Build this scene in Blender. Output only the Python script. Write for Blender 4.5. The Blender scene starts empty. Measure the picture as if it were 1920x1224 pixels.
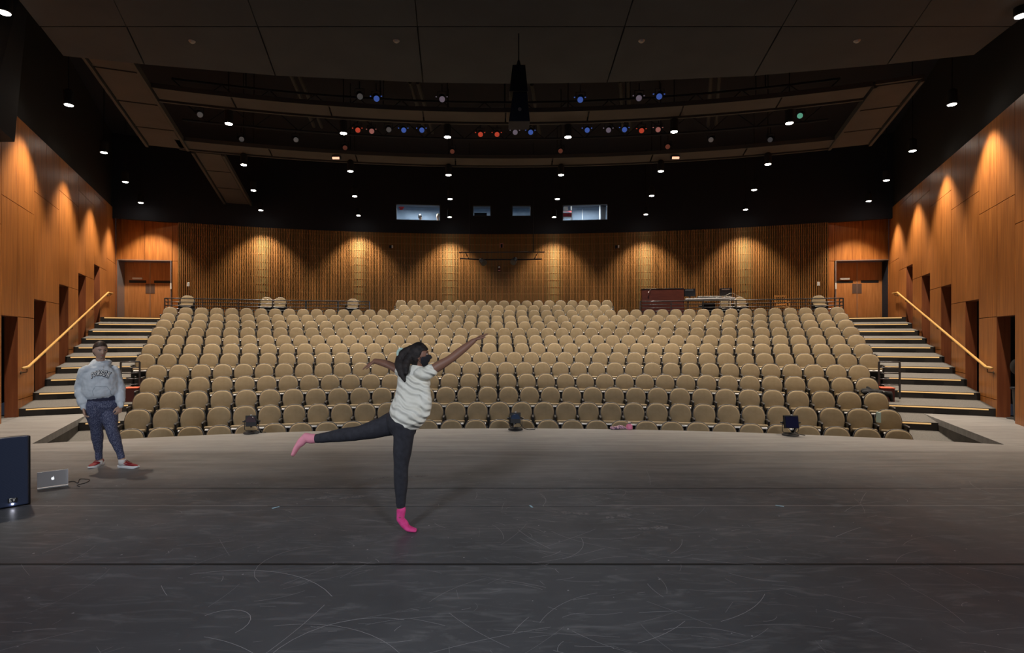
import bpy, bmesh, math, random
from mathutils import Vector, Matrix, noise
random.seed(7)
S = bpy.context.scene
COL = S.collection
# ---------------------------------------------------------------- camera, world, exposure
F = 1020.0; PX = 931.0; PY = 631.0; EYE = 1.70
cam_data = bpy.data.cameras.new('camera')
cam_data.sensor_width = 36; cam_data.lens = 36 * F / 1920
cam_data.shift_x = (960 - PX) / 1920; cam_data.shift_y = (PY - 612) / 1920
cam_data.clip_end = 200
cam = bpy.data.objects.new('camera', cam_data); COL.objects.link(cam)
cam.location = (0, 0, EYE); cam.rotation_euler = (math.pi / 2, 0, 0)
S.camera = cam
S.view_settings.view_transform = 'Standard'; S.view_settings.look = 'None'
S.view_settings.gamma = 1.0; S.view_settings.use_curve_mapping = False
S.view_settings.exposure = 0.32
W = bpy.data.worlds.new('house'); S.world = W; W.use_nodes = True
W.node_tree.nodes['Background'].inputs[0].default_value = (0.55, 0.62, 0.85, 1)
W.node_tree.nodes['Background'].inputs[1].default_value = 0.022
SPOT_W = 590.0          # each house downlight
WARM = (1.0, 0.86, 0.70)
def P(px, py, Y): return Vector(((px - PX) / F * Y, Y, EYE - (py - PY) / F * Y))
def light(name, kind, loc, aim, watts, color, size=0.3, angle=math.radians(60), blend=0.5):
    l = bpy.data.lights.new(name, kind); l.energy = watts; l.color = color
    if kind == 'SPOT': l.spot_size = angle; l.spot_blend = blend; l.shadow_soft_size = size
    elif kind == 'AREA': l.shape = 'DISK'; l.size = size
    else: l.shadow_soft_size = size
    o = bpy.data.objects.new(name, l); COL.objects.link(o); o.location = loc
    o.rotation_euler = (Vector(aim) - Vector(loc)).to_track_quat('-Z', 'Y').to_euler()
    return o
# added soft frontal fill from behind the camera, then apron and wing lights
light('front_fill_light', 'SPOT', (-3.2, -2.6, 4.6), (-1.9, 5.4, 0.4), 820, (0.82, 0.89, 1.0), .45, math.radians(64), .6)
light('front_fill_light', 'SPOT', (3.2, -2.6, 4.6), (1.2, 5.4, 0.4), 720, (0.90, 0.93, 1.0), .45, math.radians(64), .6)
light('apron_light', 'SPOT', (-6.2, 4.5, 6.0), (-3.5, 8.2, 0.4), 170, (1.0, 0.93, 0.84), 0.15, math.radians(75), 0.7)
light('apron_light', 'SPOT', (6.2, 4.5, 6.0), (3.0, 8.6, 0.2), 170, (1.0, 0.90, 0.80), 0.15, math.radians(80), 0.7)
light('wing_light', 'SPOT', (-8.0, 4.0, 1.9), (-0.8, 4.74, 0.5), 230, (0.9, 0.93, 1.0), 0.05, math.radians(30), 0.6)
light('wing_light', 'SPOT', (8.0, 5.3, 1.9), (-0.8, 4.74, 0.5), 300, (1.0, 0.92, 0.84), 0.05, math.radians(30), 0.6)

# ---------------------------------------------------------------- materials
def mat(name, color, rough=0.6, metal=0.0, spec=0.5, emit=None, estr=0.0):
    m = bpy.data.materials.new(name); m.use_nodes = True
    b = m.node_tree.nodes['Principled BSDF']
    b.inputs['Base Color'].default_value = (*color, 1); b.inputs['Roughness'].default_value = rough
    b.inputs['Metallic'].default_value = metal; b.inputs['Specular IOR Level'].default_value = spec
    if emit: b.inputs['Emission Color'].default_value = (*emit, 1); b.inputs['Emission Strength'].default_value = estr
    return m
def nz(m, scale, c1, c2, stretch=(1, 1, 1), detail=4, lo=0.3, hi=0.7, bump=0.0, coord='Object', dist=0.0):
    """noise-mottled base colour"""
    t = m.node_tree; n = t.nodes; l = t.links; b = n['Principled BSDF']
    tc = n.new('ShaderNodeTexCoord'); mp = n.new('ShaderNodeMapping'); mp.inputs['Scale'].default_value = stretch
    ns = n.new('ShaderNodeTexNoise'); ns.inputs['Scale'].default_value = scale; ns.inputs['Detail'].default_value = detail
    ns.inputs['Distortion'].default_value = dist
    cr = n.new('ShaderNodeValToRGB'); cr.color_ramp.elements[0].position = lo; cr.color_ramp.elements[1].position = hi
    cr.color_ramp.elements[0].color = (*c1, 1); cr.color_ramp.elements[1].color = (*c2, 1)
    l.new(tc.outputs[coord], mp.inputs[0]); l.new(mp.outputs[0], ns.inputs['Vector']); l.new(ns.outputs['Fac'], cr.inputs[0])
    l.new(cr.outputs[0], b.inputs['Base Color'])
    if bump:
        bp = n.new('ShaderNodeBump'); bp.inputs['Strength'].default_value = bump; bp.inputs['Distance'].default_value = 0.01
        l.new(ns.outputs['Fac'], bp.inputs['Height']); l.new(bp.outputs[0], b.inputs['Normal'])
    return m
M = {}
M['wood'] = nz(mat('cherry_veneer', (.4, .15, .05), .42), 3.0, (.25, .078, .015), (.47, .172, .036), (6, 6, .35), 6, .3, .72)
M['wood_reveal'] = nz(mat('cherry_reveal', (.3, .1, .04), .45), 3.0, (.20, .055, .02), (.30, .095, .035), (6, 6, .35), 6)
M['door_wood'] = nz(mat('door_veneer', (.4, .15, .05), .4), 3.0, (.34, .125, .035), (.50, .205, .062), (7, 7, .5), 6)
M['slat'] = nz(mat('slat_wood', (.3, .12, .04), .5), 2.0, (.28, .115, .026), (.47, .205, .052), (8, 8, .2), 3)
M['slat_back'] = nz(mat('slat_backing', (.2, .15, .07), .8), 1.5, (.170, .155, .055), (.23, .21, .08))
M['batten'] = mat('batten_wood', (.50, .40, .16), .5)
M['black'] = mat('black_paint', (.007, .009, .017), .8)
M['void'] = mat('dark_void', (.006, .006, .007), .9)
M['ceil_black'] = mat('ceiling_black', (.006, .008, .016), .9)
M['panel_grey'] = nz(mat('reflector_grey', (.2, .19, .18), .8), 1.2, (.038, .047, .062), (.049, .060, .076))
M['soffit'] = nz(mat('soffit_brown', (.1, .085, .075), .8), 1.2, (.060, .053, .052), (.074, .066, .064))
M['frame_grey'] = mat('frame_grey', (.045, .044, .044), .7)
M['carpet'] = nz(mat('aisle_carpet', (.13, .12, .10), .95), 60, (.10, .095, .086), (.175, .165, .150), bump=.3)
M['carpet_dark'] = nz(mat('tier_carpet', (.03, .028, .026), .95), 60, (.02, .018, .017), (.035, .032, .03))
M['riser'] = mat('riser_black', (.022, .02, .019), .7)
M['nosing'] = mat('nosing_strip', (.85, .55, .22), .4, emit=(1.0, .62, .26), estr=.42)
M['vent'] = mat('vent_black', (.006, .006, .007), .6)
M['fabric'] = nz(mat('seat_fabric', (.3, .24, .16), .9), 9.0, (.27, .205, .118), (.31, .24, .145), detail=2)
M['shell'] = mat('seat_shell', (.018, .017, .017), .38)
M['shell_edge'] = mat('seat_shell_edge', (.13, .125, .125), .35)
M['pan'] = mat('seat_pan', (.016, .015, .016), .5)
M['silver'] = mat('pan_trim', (.80, .79, .78), .4)
M['plate'] = mat('number_plate', (.95, .92, .82), .3)
M['arm'] = mat('arm_plastic', (.024, .022, .022), .45)
M['brass_rail'] = mat('rail_oak', (.72, .42, .13), .35)
M['rail_black'] = mat('rail_black', (.07, .07, .074), .3, .5)
M['bracket'] = mat('bracket_metal', (.12, .09, .06), .4, .6)
M['lamp'] = mat('lamp_lens', (1, 1, 1), .3, emit=(1.0, .93, .80), estr=30)
M['white'] = mat('white_plastic', (.75, .74, .70), .4)
M['bronze'] = mat('push_plate', (.13, .085, .065), .4, .3)
M['steel'] = mat('steel_edge', (.35, .33, .33), .35, .7)
M['redbox'] = mat('red_box_side', (.075, .012, .010), .7)
M['redtop'] = mat('red_box_top', (.62, .11, .045), .7)

# ---------------------------------------------------------------- mesh helpers
class MB:
    def __init__(s): s.v = []; s.f = []; s.mi = []
    def add(s, vs, fs, mi=0):
        o = len(s.v); s.v += [tuple(v) for v in vs]
        for f in fs: s.f.append([i + o for i in f]); s.mi.append(mi)
    def poly(s, vs, mi=0): s.add(vs, [list(range(len(vs)))], mi)
    def box(s, c, d, rz=0, mi=0, M4=None):
        x, y, z = d[0] / 2, d[1] / 2, d[2] / 2
        vs = [(-x, -y, -z), (x, -y, -z), (x, y, -z), (-x, y, -z), (-x, -y, z), (x, -y, z), (x, y, z), (-x, y, z)]
        R = (M4 if M4 else Matrix.Rotation(rz, 3, 'Z'))
        vs = [R @ Vector(v) + Vector(c) for v in vs]
        s.add(vs, [[0, 3, 2, 1], [4, 5, 6, 7], [0, 1, 5, 4], [1, 2, 6, 5], [2, 3, 7, 6], [3, 0, 4, 7]], mi)
    def hexa(s, b4, t4, mi=0):
        s.add(list(b4) + list(t4), [[0, 3, 2, 1], [4, 5, 6, 7], [0, 1, 5, 4], [1, 2, 6, 5], [2, 3, 7, 6], [3, 0, 4, 7]], mi)
    def loft(s, rings, mi=0, caps=True):
        n = len(rings[0]); o = len(s.v)
        for r in rings: s.v += [tuple(p) for p in r]
        for k in range(len(rings) - 1):
            for i in range(n):
                a = o + k * n + i; b = o + k * n + (i + 1) % n
                s.f.append([a, b, b + n, a + n]); s.mi.append(mi)
        if caps:
            s.f.append([o + i for i in range(n)][::-1]); s.mi.append(mi)
            s.f.append([o + (len(rings) - 1) * n + i for i in range(n)]); s.mi.append(mi)
    def tube(s, pts, r, n=8, mi=0, caps=True):
        pts = [Vector(p) for p in pts]; rs = r if isinstance(r, (list, tuple)) else [r] * len(pts)
        rings = []; up = None
        for i, p in enumerate(pts):
            t = (pts[min(i + 1, len(pts) - 1)] - pts[max(i - 1, 0)]).normalized()
            if up is None: up = Vector((0, 0, 1)) if abs(t.z) < .9 else Vector((0, 1, 0))
            a = t.cross(up).normalized(); b = a.cross(t).normalized(); up = b
            rings.append([p + a * rs[i] * math.cos(2 * math.pi * k / n) + b * rs[i] * math.sin(2 * math.pi * k / n) for k in range(n)])
        s.loft(rings, mi, caps)
    def cyl(s, a, b, r, n=16, mi=0): s.tube([a, b], r, n, mi)
    def lathe(s, prof, c=(0, 0, 0), n=20, mi=0):
        s.loft([[(c[0] + r * math.cos(2 * math.pi * k / n), c[1] + r * math.sin(2 * math.pi * k / n), c[2] + z) for k in range(n)] for r, z in prof], mi)
    def mesh(s, name, mats, smooth=False):
        me = bpy.data.meshes.new(name); me.from_pydata(s.v, [], s.f)
        for m in (mats if isinstance(mats, (list, tuple)) else [mats]): me.materials.append(M[m] if isinstance(m, str) else m)
        me.polygons.foreach_set('material_index', s.mi)
        if smooth: me.polygons.foreach_set('use_smooth', [True] * len(s.f))
        me.update(); return me
    def obj(s, name, mats, parent=None, smooth=False, bevel=0, flat=False):
        return link(name, s.mesh(name, mats, smooth), parent, bevel)
def link(name, me, parent=None, bevel=0):
    o = bpy.data.objects.new(name, me); COL.objects.link(o)
    if parent: o.parent = parent
    if bevel:
        b = o.modifiers.new('b', 'BEVEL'); b.width = bevel; b.segments = 2; b.limit_method = 'ANGLE'; b.angle_limit = math.radians(40)
    return o
def fixn(o):
    bm = bmesh.new(); bm.from_mesh(o.data); bmesh.ops.recalc_face_normals(bm, faces=bm.faces); bm.to_mesh(o.data); bm.free(); return o
def tag(o, label=None, cat=None, group=None, kind=None):
    if label: o['label'] = label
    if cat: o['category'] = cat
    if group: o['group'] = group
    if kind: o['kind'] = kind
    return o
def thing(name, loc, label, cat, rz=0, group=None):
    o = bpy.data.objects.new(name, None); COL.objects.link(o); o.location = loc; o.rotation_euler = (0, 0, rz)
    o.empty_display_size = .1
    return tag(o, label, cat, group)
def struct(o): o['kind'] = 'structure'; return o
ORD = ['', 'first', 'second', 'third', 'fourth', 'fifth', 'sixth', 'seventh', 'eighth', 'ninth', 'tenth', 'eleventh', 'twelfth', 'thirteenth', 'fourteenth',
       'fifteenth', 'sixteenth', 'seventeenth', 'eighteenth', 'nineteenth', 'twentieth', 'twenty-first', 'twenty-second', 'twenty-third']

# ---------------------------------------------------------------- plan geometry
CX, CY = 0.23, -10.55
def arc(r, th, z=0): return Vector((CX + r * math.sin(th), CY + r * math.cos(th), z))
def th_of_m(m, R):          # angle at which the arc of radius R meets the sight line X = m*Y
    A = m * m + 1; B = -2 * m * CX - 2 * CY; C = CX * CX + CY * CY - R * R
    Y = (-B + math.sqrt(B * B - 4 * A * C)) / (2 * A)
    return math.atan2(m * Y - CX, Y - CY)
def th_of_px(px, R): return th_of_m((px - PX) / F, R)
def th_line(R, k, s):       # arc meets the line X = k + s*Y
    A = s * s + 1; B = 2 * s * (k - CX) - 2 * CY; C = (k - CX) ** 2 + CY * CY - R * R
    Y = (-B + math.sqrt(B * B - 4 * A * C)) / (2 * A)
    return math.atan2(k + s * Y - CX, Y - CY)
WL = (-4.393, -.498); WR = (4.85, .498)           # side walls X = k + s*Y
PL = (-3.20, -.483); PR = (4.42, .4175)           # inner edges of the side stages
def zt(i): return -.816 + .2465 * (i - 1)         # tier heights
def rt(i): return 20.70 + .93 * (i - 1)           # tier front radii
def rb(i): return 21.58 + .93 * (i - 1)           # seat back radii
ENDS = {1: (246, 1682.7), 2: (260, 1663.3), 3: (273.2, 1640.8), 4: (285, 1624), 5: (294.9, 1609.3), 6: (274, 1628.5), 7: (284.5, 1616.6),
        8: (293.8, 1604.5), 9: (300.8, 1594.6), 10: (308.5, 1585), 11: (315.4, 1576.4), 12: (319.8, 1569), 13: (757.5, 1134), 14: (752, 1138)}
TE = {i: (th_of_px(ENDS[i][0], rb(i)), th_of_px(ENDS[i][1], rb(i))) for i in ENDS}
RWALL = 35.1

# ---------------------------------------------------------------- stage floor
RST = CY + 0  # (unused)
R_EDGE = 20.63
def stage_mat():
    m = mat('stage_floor_paint', (.05, .05, .05), .48, spec=.35)
    t = m.node_tree; n = t.nodes; l = t.links; b = n['Principled BSDF']
    tc = n.new('ShaderNodeTexCoord')
    def noise_(scale, st, det=6, dist=0.0, ro=.6):
        mp = n.new('ShaderNodeMapping'); mp.inputs['Scale'].default_value = st
        ns = n.new('ShaderNodeTexNoise'); ns.inputs['Scale'].default_value = scale; ns.inputs['Detail'].default_value = det
        ns.inputs['Distortion'].default_value = dist; ns.inputs['Roughness'].default_value = ro
        l.new(tc.outputs['Object'], mp.inputs[0]); l.new(mp.outputs[0], ns.inputs['Vector']); return ns.outputs['Fac']
    def ramp(src, a, c, ca=(0, 0, 0, 1), cc=(1, 1, 1, 1)):
        r = n.new('ShaderNodeValToRGB'); r.color_ramp.elements[0].position = a; r.color_ramp.elements[1].position = c
        r.color_ramp.elements[0].color = ca; r.color_ramp.elements[1].color = cc; l.new(src, r.inputs[0]); return r.outputs[0]
    def mix(fac, a, c):
        x = n.new('ShaderNodeMix'); x.data_type = 'RGBA'
        l.new(fac, x.inputs[0])
        for k, v in ((6, a), (7, c)):
            if isinstance(v, tuple): x.inputs[k].default_value = v
            else: l.new(v, x.inputs[k])
        return x.outputs[2]
    base = ramp(noise_(1.3, (1, 1, 1), 8), .3, .75, (.066, .068, .074, 1), (.102, .104, .112, 1))
    smear = ramp(noise_(4.0, (.5, 2.2, 1), 8, 1.5), .52, .76)
    c = mix(smear, base, (.165, .165, .17, 1))
    chalk = ramp(noise_(7.0, (1, 1.6, 1), 10, 2.0, .75), .60, .74)
    big = ramp(noise_(.55, (1, 1, 1), 3), .42, .66)
    mm = n.new('ShaderNodeMath'); mm.operation = 'MULTIPLY'; l.new(chalk, mm.inputs[0]); l.new(big, mm.inputs[1])
    c = mix(mm.outputs[0], c, (.27, .265, .27, 1))
    # bare brown-grey deck in front (towards the house), dark vinyl from there back
    sx = n.new('ShaderNodeSeparateXYZ'); l.new(tc.outputs['Object'], sx.inputs[0])
    deck = ramp(noise_(2.0, (.35, 3.2, 1), 8, .8), .3, .72, (.150, .144, .138, 1), (.255, .245, .236, 1))
    ms = n.new('ShaderNodeMath'); ms.operation = 'MULTIPLY_ADD'; l.new(noise_(1.2, (1, 1, 1), 5), ms.inputs[0]); ms.inputs[1].default_value = .9
    l.new(sx.outputs['Y'], ms.inputs[2])
    msk = ramp(ms.outputs[0], 0, 1)
    r = msk.node; r.color_ramp.elements[0].position = 0; mr = n.new('ShaderNodeMapRange'); mr.inputs[1].default_value = 6.55; mr.inputs[2].default_value = 7.5
    l.new(ms.outputs[0], mr.inputs[0]); l.new(mr.outputs[0], r.inputs[0])
    front = n.new('ShaderNodeMapRange'); front.inputs[1].default_value = 8.06; front.inputs[2].default_value = 8.075; l.new(sx.outputs['Y'], front.inputs[0])
    deck2 = ramp(noise_(2.6, (.3, 3.4, 1), 9, .8), .3, .72, (.215, .208, .20, 1), (.33, .32, .31, 1))
    deck = mix(front.outputs[0], deck, deck2)
    c = mix(msk, c, deck)
    l.new(c, b.inputs['Base Color'])
    rr = n.new('ShaderNodeMapRange'); l.new(noise_(3.0, (1, 1, 1), 6), rr.inputs[0]); rr.inputs[3].default_value = .34; rr.inputs[4].default_value = .62
    l.new(rr.outputs[0], b.inputs['Roughness'])
    return m
M['stage'] = stage_mat()
M['seam_dark'] = mat('seam_dark', (.012, .012, .013), .6)
M['seam_light'] = mat('seam_light', (.26, .25, .25), .5)
M['scuff'] = mat('scuff_chalk', (.40, .395, .40), .6)
M['footprint'] = nz(mat('footprint_dust', (.14, .14, .14), .6), 40, (.07, .07, .075), (.22, .21, .21))
M['stage_edge'] = nz(mat('stage_edge_dark', (.05, .045, .04), .7), 5, (.03, .027, .024), (.07, .06, .05))
mb = MB()
N = 60
th0, th1 = th_line(R_EDGE, *PL), th_line(R_EDGE, *PR)
edge = [arc(R_EDGE, th0 + (th1 - th0) * i / N) for i in range(N + 1)]
XL, XR = -13.5, 13.5
for i in range(N):      # deck behind the curved edge
    a, b = edge[i], edge[i + 1]
    mb.poly([(a.x, -4, 0), (b.x, -4, 0), b, a])
    mb.poly([a, b, (b.x, b.y, -.85), (a.x, a.y, -.85)], 1)
RN1 = rt(5)
def side_floor(edge_pt, pl, wl, sgn):
    a = edge_pt
    yb = 14.0
    tp = th_line(RN1, *pl); tw = th_line(RN1, *wl)
    p_in = arc(RN1, tp); pw = arc(RN1, tw)
    arcpts = [arc(RN1, tp + (tw - tp) * i / 8) for i in range(9)]
    out = [(a.x, a.y, 0)] + [tuple(p) for p in arcpts] + [(pw.x + sgn * .6, pw.y + .1, 0), (pw.x + sgn * .6, -4, 0), (a.x, -4, 0)]
    if sgn > 0: out = out[::-1]
    mb.poly([(p[0], p[1], 0) for p in out][::-1])
    mb.poly([(a.x, a.y, 0), tuple(p_in), (p_in.x, p_in.y, -.85), (a.x, a.y, -.85)], 1)
    mb.poly([(a.x, a.y, -.001), (p_in.x, p_in.y, -.001), (p_in.x, p_in.y + .001, -.12), (a.x, a.y + .001, -.12)], 0)
side_floor(edge[0], PL, WL, -1); side_floor(edge[-1], PR, WR, 1)
# seams of the vinyl strips, lying on the deck
def strip(x0, x1, y, w, mi, z=.0012): mb.poly([(x0, y - w / 2, z), (x1, y - w / 2, z), (x1, y + w / 2, z), (x0, y + w / 2, z)], mi)
strip(-5.3, 5.2, 6.10, .022, 2); strip(5.2, 7.6, 6.09, .012, 3)
strip(-5.6, 6.6, 5.47, .016, 3); strip(-5.0, 5.0, 4.063, .032, 2)
strip(-2.3, 1.0, 5.462, .01, 2)
# scuffs and dance-shoe scratches
rs = random.Random(3)
def ribbon(pts, w, mi=4, z=.0016):
    for a, b in zip(pts, pts[1:]):
        a = Vector(a); b = Vector(b); d = (b - a); 
        if d.length < 1e-5: continue
        nrm = Vector((-d.y, d.x)).normalized() * w / 2
        mb.poly([(a.x - nrm.x, a.y - nrm.y, z), (b.x - nrm.x, b.y - nrm.y, z), (b.x + nrm.x, b.y + nrm.y, z), (a.x + nrm.x, a.y + nrm.y, z)], mi)
def scuff(x, y, L, ang, curv, w):
    pts = []; n = 10
    for i in range(n + 1):
        pts.append((x, y)); x += math.cos(ang) * L / n; y += math.sin(ang) * L / n; ang += curv / n
    ribbon(pts, w)
for k in range(330):
    Y = 2.75 + 3.6 * rs.random() ** 1.2; X = rs.uniform(-1, 1) * Y * .95
    if rs.random() < .4: X = rs.gauss(.35, .8)
    scuff(X, Y, rs.choice([.06, .1, .2, .35, .6]) * rs.uniform(.6, 1.3), rs.gauss(0, .5) if rs.random() < .65 else rs.uniform(-1.6, 1.6), rs.gauss(0, .5), rs.uniform(.0008, .0028))
for k in range(5):
    scuff(rs.uniform(-1.8, 2.4), rs.uniform(2.8, 4.6), rs.uniform(.5, 1.4), rs.uniform(0, 6.28), rs.choice([-1, 1]) * rs.uniform(.8, 3.5), rs.uniform(.002, .004))
for k in range(150):
    Y = 2.75 + 5 * rs.random(); X = rs.uniform(-1, 1) * Y * .95; d = rs.uniform(.003, .008)
    mb.poly([(X - d, Y - d, .0016), (X + d, Y - d * .3, .0016), (X + d * .4, Y + d, .0016), (X - d * .6, Y + d * .7, .0016)], 4)
def print_(px_, py_, a, L=.27, w=.09):
    p = P(px_, py_, EYE * F / (py_ - PY)); ca, sa = math.cos(a), math.sin(a)
    for (c0_, r0_, r1_) in ((.06, .30 * L, w / 2), (-.09, .20 * L, w * .38)):
        q = []
        for i in range(14):
            t = 2 * math.pi * i / 14; jit = 1 + .12 * math.sin(5 * t + px_); u = c0_ + r0_ * math.cos(t) * jit; v = r1_ * math.sin(t) * jit
            q.append((p.x + u * ca - v * sa, p.y + u * sa + v * ca, .0014))
        mb.poly(q, 5)
for q in ((597, 934, .35), (662, 932, .3), (711, 896, .5), (780, 893, .2), (468, 906, .1), (1225, 990, .1), (1078, 962, -.2), (1160, 968, .4)): print_(*q)
floor = mb.obj('floor', ['stage', 'stage_edge', 'seam_dark', 'seam_light', 'scuff', 'footprint']); struct(floor)

# ---------------------------------------------------------------- tiers under the seats
mb = MB()
def band(r0, r1, t0, t1, z, n=40, mi=0, slope=0):
    for i in range(n):
        a = t0 + (t1 - t0) * i / n; b = t0 + (t1 - t0) * (i + 1) / n
        mb.poly([arc(r0, a, z), arc(r0, b, z), arc(r1, b, z + slope), arc(r1, a, z + slope)], mi)
def wallr(r, t0, t1, za, zb, n=40, mi=1):
    for i in range(n):
        a = t0 + (t1 - t0) * i / n; b = t0 + (t1 - t0) * (i + 1) / n
        mb.poly([arc(r, a, za), arc(r, b, za), arc(r, b, zb), arc(r, a, zb)], mi)
def tier_ext(i):
    if i <= 12: t0, t1 = TE[i]; return t0 - .27 / rb(i), t1 + .27 / rb(i)
    t0, t1 = TE[i]; return t0 - .4 / rb(i), t1 + .4 / rb(i)
for i in range(1, 13):
    t0, t1 = tier_ext(i); r0 = rt(i) if i > 1 else R_EDGE
    band(r0, rt(i + 1), t0, t1, zt(i))
    if i > 1: wallr(rt(i), t0, t1, zt(i - 1) - .3, zt(i))
# back platform with the sunk thirteenth tier in its middle
a0, a1 = tier_ext(13)
b0, b1 = tier_ext(12)
band(rt(13), rt(14), a0, a1, zt(13)); wallr(rt(13), a0, a1, zt(12), zt(13))
wallr(rt(14), a0, a1, zt(13), zt(14)); band(rt(14), RWALL, a0, a1, zt(14))
for (t0, t1) in ((b0, a0), (a1, b1)):
    wallr(rt(13), t0, t1, zt(12), zt(14)); band(rt(13), RWALL, t0, t1, zt(14))
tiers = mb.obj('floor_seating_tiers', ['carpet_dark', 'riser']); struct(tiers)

# ---------------------------------------------------------------- aisle stairs
def aisle(side):
    sgn = -1 if side == 'left' else 1
    wl = WL if sgn < 0 else WR; pl = PL if sgn < 0 else PR
    root = thing('aisle_stairs', arc(rt(5), sgn * .40, 0), 'carpeted aisle stairs with golden nosing strips along the %s wood wall' % side, 'stairs', group=None)
    inv = root.location
    def put(mbx, name, mats, parent=root, bev=0):
        mbx.v = [(v[0] - inv.x, v[1] - inv.y, v[2] - inv.z) for v in mbx.v]
        return fixn(mbx.obj(name, mats, parent, bevel=bev))
    for j in range(2, 15):
        r0, r1 = rt(j), rt(j + 1)
        if j == 14: r1 = RWALL + .4
        z = zt(j); sl = .08 if j < 14 else 0
        base = z - (.1665 if j > 2 else .2465)
        def ext(r):
            e = TE[min(j, 12)][0 if sgn < 0 else 1]; e = e + sgn * .27 / rb(min(j, 12))
            if j >= 14: e = TE[12][0 if sgn < 0 else 1]
            o = th_line(r, *(wl if j >= 5 else pl))
            return e, o
        m = MB(); n = 8
        def pts(r, z_):
            e, o = ext(r)
            return [arc(r, e + (o - e) * i / n, z_) for i in range(n + 1)]
        A = pts(r0, z); B = pts(r1, z + sl); C = pts(r0, base - .05); D = pts(r1, base - .05)
        for i in range(n):
            m.poly([A[i], A[i + 1], B[i + 1], B[i]], 0)
            m.poly([C[i], C[i + 1], A[i + 1], A[i]], 1)
            m.poly([C[i], C[i + 1], D[i + 1], D[i]], 1)
            m.poly([D[i], D[i + 1], B[i + 1], B[i]], 1)
        m.poly([A[0], B[0], D[0], C[0]], 1); m.poly([A[-1], B[-1], D[-1], C[-1]], 1)
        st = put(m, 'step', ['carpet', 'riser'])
        # glowing strip
        m = MB(); e, o = ext(r0); w = .12 / r0
        e2 = e + sgn * w; o2 = o - sgn * (.12 / r0)
        ra = r0 - .006
        k0 = [arc(ra, e2 + (o2 - e2) * i / n, z - .012) for i in range(n + 1)]
        k1 = [arc(ra, e2 + (o2 - e2) * i / n, z - .040) for i in range(n + 1)]
        g0 = [arc(r0 + .002, e2 + (o2 - e2) * i / n, z - .012) for i in range(n + 1)]
        g1 = [arc(r0 + .002, e2 + (o2 - e2) * i / n, z - .040) for i in range(n + 1)]
        for i in range(n):
            m.poly([k1[i], k1[i + 1], k0[i + 1], k0[i]]); m.poly([k0[i], k0[i + 1], g0[i + 1], g0[i]]); m.poly([k1[i], k1[i + 1], g1[i + 1], g1[i]])
        put(m, 'nosing_strip', ['nosing'], st)
        if 5 <= j <= 13:
            m = MB(); c = o - sgn * .75 / r0; h = .30 / r0
            p = [arc(r0 - .004, c - h, z - .155), arc(r0 - .004, c + h, z - .155), arc(r0 - .004, c + h, z - .065), arc(r0 - .004, c - h, z - .065)]
            q = [arc(r0 + .004, c - h, z - .155), arc(r0 + .004, c + h, z - .155), arc(r0 + .004, c + h, z - .065), arc(r0 + .004, c - h, z - .065)]
            m.hexa(p, q); put(m, 'vent_grille', ['vent'], st)
    return root
aisle('left'); aisle('right')
# pit floor beside the front rows
mb = MB()
for (pl, sg, idx) in ((PL, -1, 0), (PR, 1, 1)):
    for i in range(1):
        r0, r1 = R_EDGE, rt(2)
        e0 = TE[1][idx] + sg * .27 / r0
        n = 6; z = zt(3) - .0
        def pp(r, e): o = th_line(r, *pl); return [arc(r, e + (o - e) * k / n, zt(2) + .02) for k in range(n + 1)]
        A = pp(r0, e0); B = pp(r1, e0)
        for k in range(n): mb.poly([A[k], A[k + 1], B[k + 1], B[k]])
pit = mb.obj('floor_pit', ['carpet']); struct(pit)

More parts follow.
